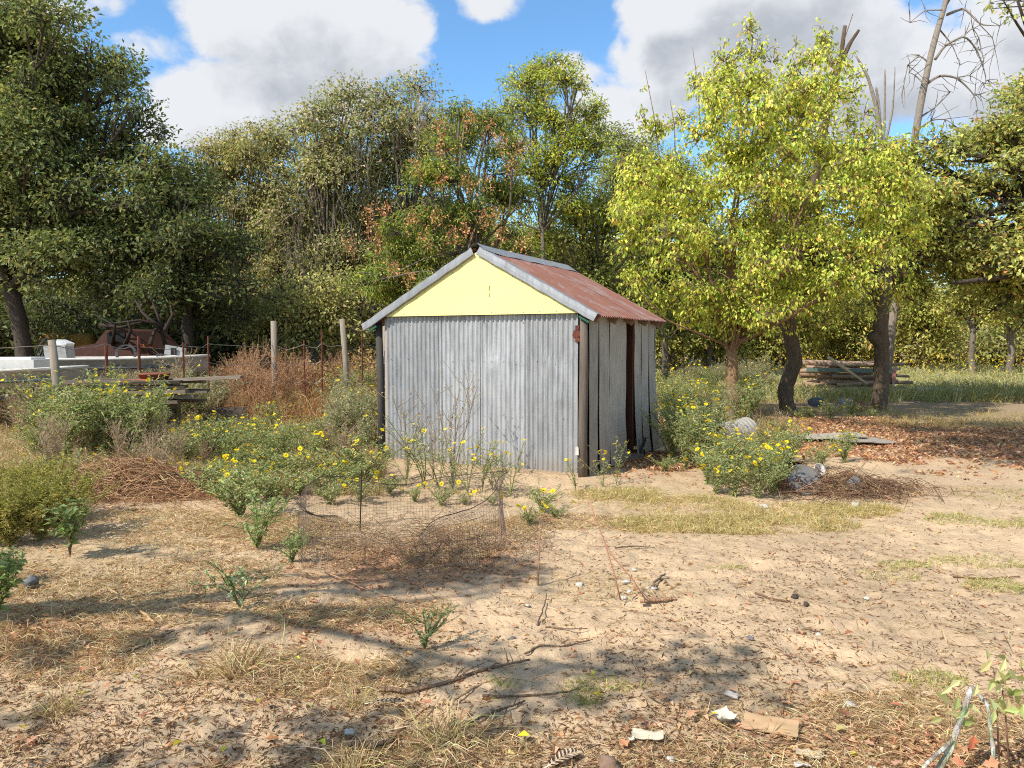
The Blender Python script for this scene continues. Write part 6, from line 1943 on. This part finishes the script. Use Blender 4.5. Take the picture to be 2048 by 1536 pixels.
for (px, py, s, lab) in [(105, 940, .07, 'crumpled white paper on the hay heap'), (5, 975, .2, 'pale white rag heap cut by the left edge'), (0, 1000, .16, 'pale rag below the larger one at the left edge'), (1525, 1010, .05, 'white scrap under the bushy weeds by the scrap'), (700, 1455, .028, 'thin white plastic scrap near the bark strip'), (280, 872, .06, 'white scrap deep in the flower bank')]:
    lump(s, S(190, 184, 172), .45, lab, px, py, 'paper_scrap', M_PAINT, 'scrap')


def paper(px, py, w_, h_, rz, lab, col=S(214, 204, 186), cup=.02, name='paper_scrap'):
    n = 9
    U_, Vv = np.meshgrid(np.linspace(-.5, .5, n), np.linspace(-.5, .5, n), indexing='ij')
    X = U_ * w_ * (1 + .1 * fbm(U_ * 3 + px, Vv * 3, 121, 2)); Y = Vv * h_ * (1 + .1 * fbm(U_ * 3, Vv * 3 + py, 123, 2))
    Z = .008 + cup * ((2 * U_) ** 4 + (2 * Vv) ** 4) * .6 + .012 * fbm(U_ * 4 + px, Vv * 4, 125, 2)
    m = MB(); m.grid(np.stack([X, Y, Z], -1), n, n, col); m.grid(np.stack([X, Y, Z - .002], -1)[::-1], n, n, col)
    o = m.obj(name, M_PAINT, smooth=True); o.location = ground(px, py) + [0, 0, .012]; o.rotation_euler = (0, 0, R(rz))
    return tag(o, lab, 'scrap')


paper(1448, 1440, .085, .09, 20, 'white paper dish with a yellow mark on the sand', S(200, 190, 170), .03)
o = bpy.data.objects[-1] if False else None
m = MB(); m.box((0, 0, 0), (.02, .012, .003), C=S(226, 190, 50)); o = m.obj('yellow_chip', M_PAINT); o.location = ground(1428, 1437) + [0, 0, .04]; tag(o, 'small yellow chip in the white paper dish', 'scrap')
paper(1295, 1470, .13, .07, -10, 'torn cream paper sheet left of the paper dish', S(204, 192, 164), .006)
paper(1262, 1480, .03, .02, 10, 'little torn corner of cream paper beside its sheet', S(200, 190, 170), .01)
paper(1618, 1510, .10, .06, -12, 'cream cardboard piece near the lower edge', S(196, 176, 144), .005)
paper(1540, 1450, .23, .15, -25, 'sand covered flat sheet with one pale edge showing', S(190, 156, 116), .002)
paper(1605, 1534, .06, .02, 0, 'white paper sliver at the very lower edge', S(200, 192, 180), .004)

# striped feathers
def feather(px, py, L_, rz, lab, c1, c2, wide=.11):
    t = thing('feather', lab, 'feather', ground(px, py) + [0, 0, .02], R(rz))
    m = MB(); m.tube([[-.15 * L_, 0, 0], [.4 * L_, 0, .012], [L_, 0, .004]], [.003, .002, .0008], 5, S(226, 214, 190)); m.obj('quill', M_PAINT, t)
    for s in (-1, 1):
        m = MB(); n = 56
        u_ = np.linspace(0.02, .98, n)
        wv = wide * L_ * (np.sin(u_ * pi) ** .45) * (1 if s > 0 else .8)
        P = np.stack([u_ * L_, np.zeros(n), .004 + .012 * np.sin(u_ * pi * .9)], -1)
        D = np.stack([np.full(n, .75), np.full(n, s * 1.0), np.full(n, .12)], -1) + rng.normal(0, .05, (n, 3))
        band = (np.floor(u_ * 17) % 2)[:, None]
        C = np.array(c1)[None] * band + np.array(c2)[None] * (1 - band)
        m.leaves(P, D, np.tile([[0, -.1 * s, 1.0]], (n, 1)), wv * 1.7, np.full(n, L_ / n * 2.6), C, fold=0, curl=.1)
        o = m.obj('vane', M_DRY, t); o['kind'] = 'stuff'


feather(1095, 1528, .165, 38, 'barred brown and white feather lying at the lower edge', S(92, 70, 56), S(226, 206, 178), .17)
feather(740, 1404, .16, 2, 'dark barred feather lying beside the short grass tuft', S(50, 44, 40), S(160, 146, 128), .10)

# broken lichen covered branch with leaves at the lower right
br = thing('broken_branch', 'broken forked branch crusted with pale lichen, leaves still on, lower right corner', 'branch', ground(1900, 1560))
b0 = np.array(br.location)
Yb = b0[1]
def brp(px, py, dy=0.0):
    return at(px, py, Yb + dy) - b0


for pts, r0, r1 in [([(1860, 1570, -.02), (1900, 1500, 0), (1925, 1430, .03), (1943, 1372, .06)], .013, .010), ([(1943, 1372, .06), (1975, 1410, .0), (1985, 1490, -.08), (1990, 1560, -.12)], .0075, .006),
                    ([(1905, 1480, .0), (1850, 1530, -.06), (1835, 1560, -.1)], .008, .006)]:
    m = MB()
    P = np.array([brp(*p) for p in pts])
    t_ = np.linspace(0, 1, len(P)); tt_ = np.linspace(0, 1, 16)
    Q = np.stack([np.interp(tt_, t_, P[:, k]) for k in range(3)], -1)
    cc = pal(16, [S(176, 168, 150), S(206, 204, 188), S(140, 128, 112), S(150, 156, 120)])
    m.tube(Q, np.linspace(r0, r1, 16), 8, np.repeat(cc, 8, 0), cap=False, rough=.1)
    m.obj('limb', M_BARK, br, smooth=True)
for pts in ([(2000, 1560, 0), (1995, 1450, .02), (1992, 1340, .05)], [(2020, 1560, .02), (2012, 1440, .03), (2000, 1345, .05)]):
    m = MB(); m.tube([brp(*p) for p in pts], [.004, .0035, .002], 5, S(150, 118, 92)); m.obj('twig', M_BARK, br, smooth=True)
lv = [(1870, 1385, -25), (1905, 1370, 210), (1885, 1435, 190), (1920, 1430, 160), (1960, 1345, 60), (1975, 1320, 100), (2010, 1370, -60), (2030, 1380, -80), (2005, 1390, 240), (2040, 1340, 90), (1990, 1420, -110), (1930, 1395, -90), (2030, 1420, 20), (2015, 1320, 150), (1940, 1420, 200)]
lv += [(int(rng.uniform(1985, 2060)), int(rng.uniform(1330, 1430)), rng.uniform(0, 360)) for _ in range(26)] + [(int(rng.uniform(1880, 1990)), int(rng.uniform(1340, 1470)), rng.uniform(0, 360)) for _ in range(8)]
for (px, py, a_) in lv:
    m = MB(); L_ = rng.uniform(.05, .07)
    q = R(a_)
    m.leaves(brp(px, py, rng.uniform(-.03, .1))[None], np.array([[cos(q), -.3, sin(q)]]), np.array([[rng.normal(0, .3), -.8, .6]]), L_, L_ * .42, pal(1, [S(176, 178, 120), S(196, 196, 140), S(150, 156, 96), S(206, 204, 150)]), fold=.2, curl=.2)
    m.obj('leaf', M_LEAF, br)
for (px, py, a_) in [(1940, 1500, 80), (1965, 1530, 20), (1930, 1530, 150), (1980, 1540, -30), (1950, 1545, 200)]:
    m = MB(); q = R(a_)
    m.lobed(brp(px, py, -.1)[None], np.array([[cos(q), -.2, sin(q)]]), np.array([[rng.normal(0, .3), -.8, .6]]), .06, .045, pal(1, [S(206, 148, 108), S(188, 124, 88)]), fold=.3)
    m.obj('dead_leaf', M_DRY, br)

# ------------------------------------------------------------------ trees outside the frame whose shade falls into it
def shadow_source(px, py, h):
    g = ground(px, py)
    k = h / SUNV[2]
    return g + SUNV * k


SH = dict(dens=2.6, nleaf=46, L=.13, Wd=.075, cols=G_OAK, droop=.15, sub=(.3, .55), flat=.6, gap=.05, inner=.5)
bl = []
for (px, py, h, r) in [(840, 1318, 5.2, .2), (930, 1335, 5.4, .3), (1050, 1340, 5.0, .34), (1180, 1325, 5.6, .32), (1290, 1345, 5.2, .32), (1390, 1340, 5.4, .24), (1000, 1400, 5.0, .2), (1120, 1390, 5.2, .26), (1280, 1390, 5.3, .22), (1450, 1330, 5.2, .12),
                       (660, 1440, 5.0, .12), (560, 1490, 5.0, .16), (280, 1490, 5.2, .18), (420, 1450, 5.0, .1), (90, 1430, 5.2, .12), (60, 1300, 5.2, .26), (250, 1290, 5.3, .22), (430, 1255, 5.1, .22), (560, 1250, 5.2, .26), (660, 1240, 5.1, .28), (620, 1190, 5.3, .14), (730, 1235, 5.2, .16),
                       (350, 1110, 5.5, .2), (250, 1100, 5.6, .16), (520, 1150, 5.4, .18), (760, 1140, 5.6, .3), (870, 1145, 5.5, .42), (960, 1150, 5.6, .36), (820, 1170, 5.5, .34), (910, 1120, 5.7, .36), (980, 1125, 5.6, .3), (720, 1180, 5.4, .28), (1010, 1140, 5.7, .16), (740, 1490, 5.0, .22), (640, 1530, 5.0, .25), (150, 1300, 5, .14), (330, 1280, 5, .14), (0, 0, 0, 0)]:
    if not px:
        break
    r *= 1.3
    bl.append((shadow_source(px, py, h), (r, r, r * .6)))
tree('shade_oak', 'oak standing left of the view whose shade dapples the sand', 'tree', gz(-6.8, 2.0), np.array([-6.3, 2.4, 3.4]), .2, bl, SH, r1=.1)
bl = []
for (px, py, h, r) in [(1990, 850, 9.5, 1.0), (1850, 862, 9.2, .9), (1960, 890, 9.0, .9), (1730, 850, 9.6, .6), (2060, 870, 9.3, 1.0), (2030, 915, 9.0, .8), (1880, 905, 9.0, .5), (2120, 890, 9.2, 1.2), (1800, 945, 9.0, .35)]:
    bl.append((shadow_source(px, py, h), (r, r, r * .6)))
tree('shade_oak', 'tall oak standing right of the view, its shade on the leaf litter', 'tree', gz(12.5, 8.5), np.array([10.5, 8.8, 7.6]), .26, bl, dict(SH, sub=(.4, .8)), r1=.1)
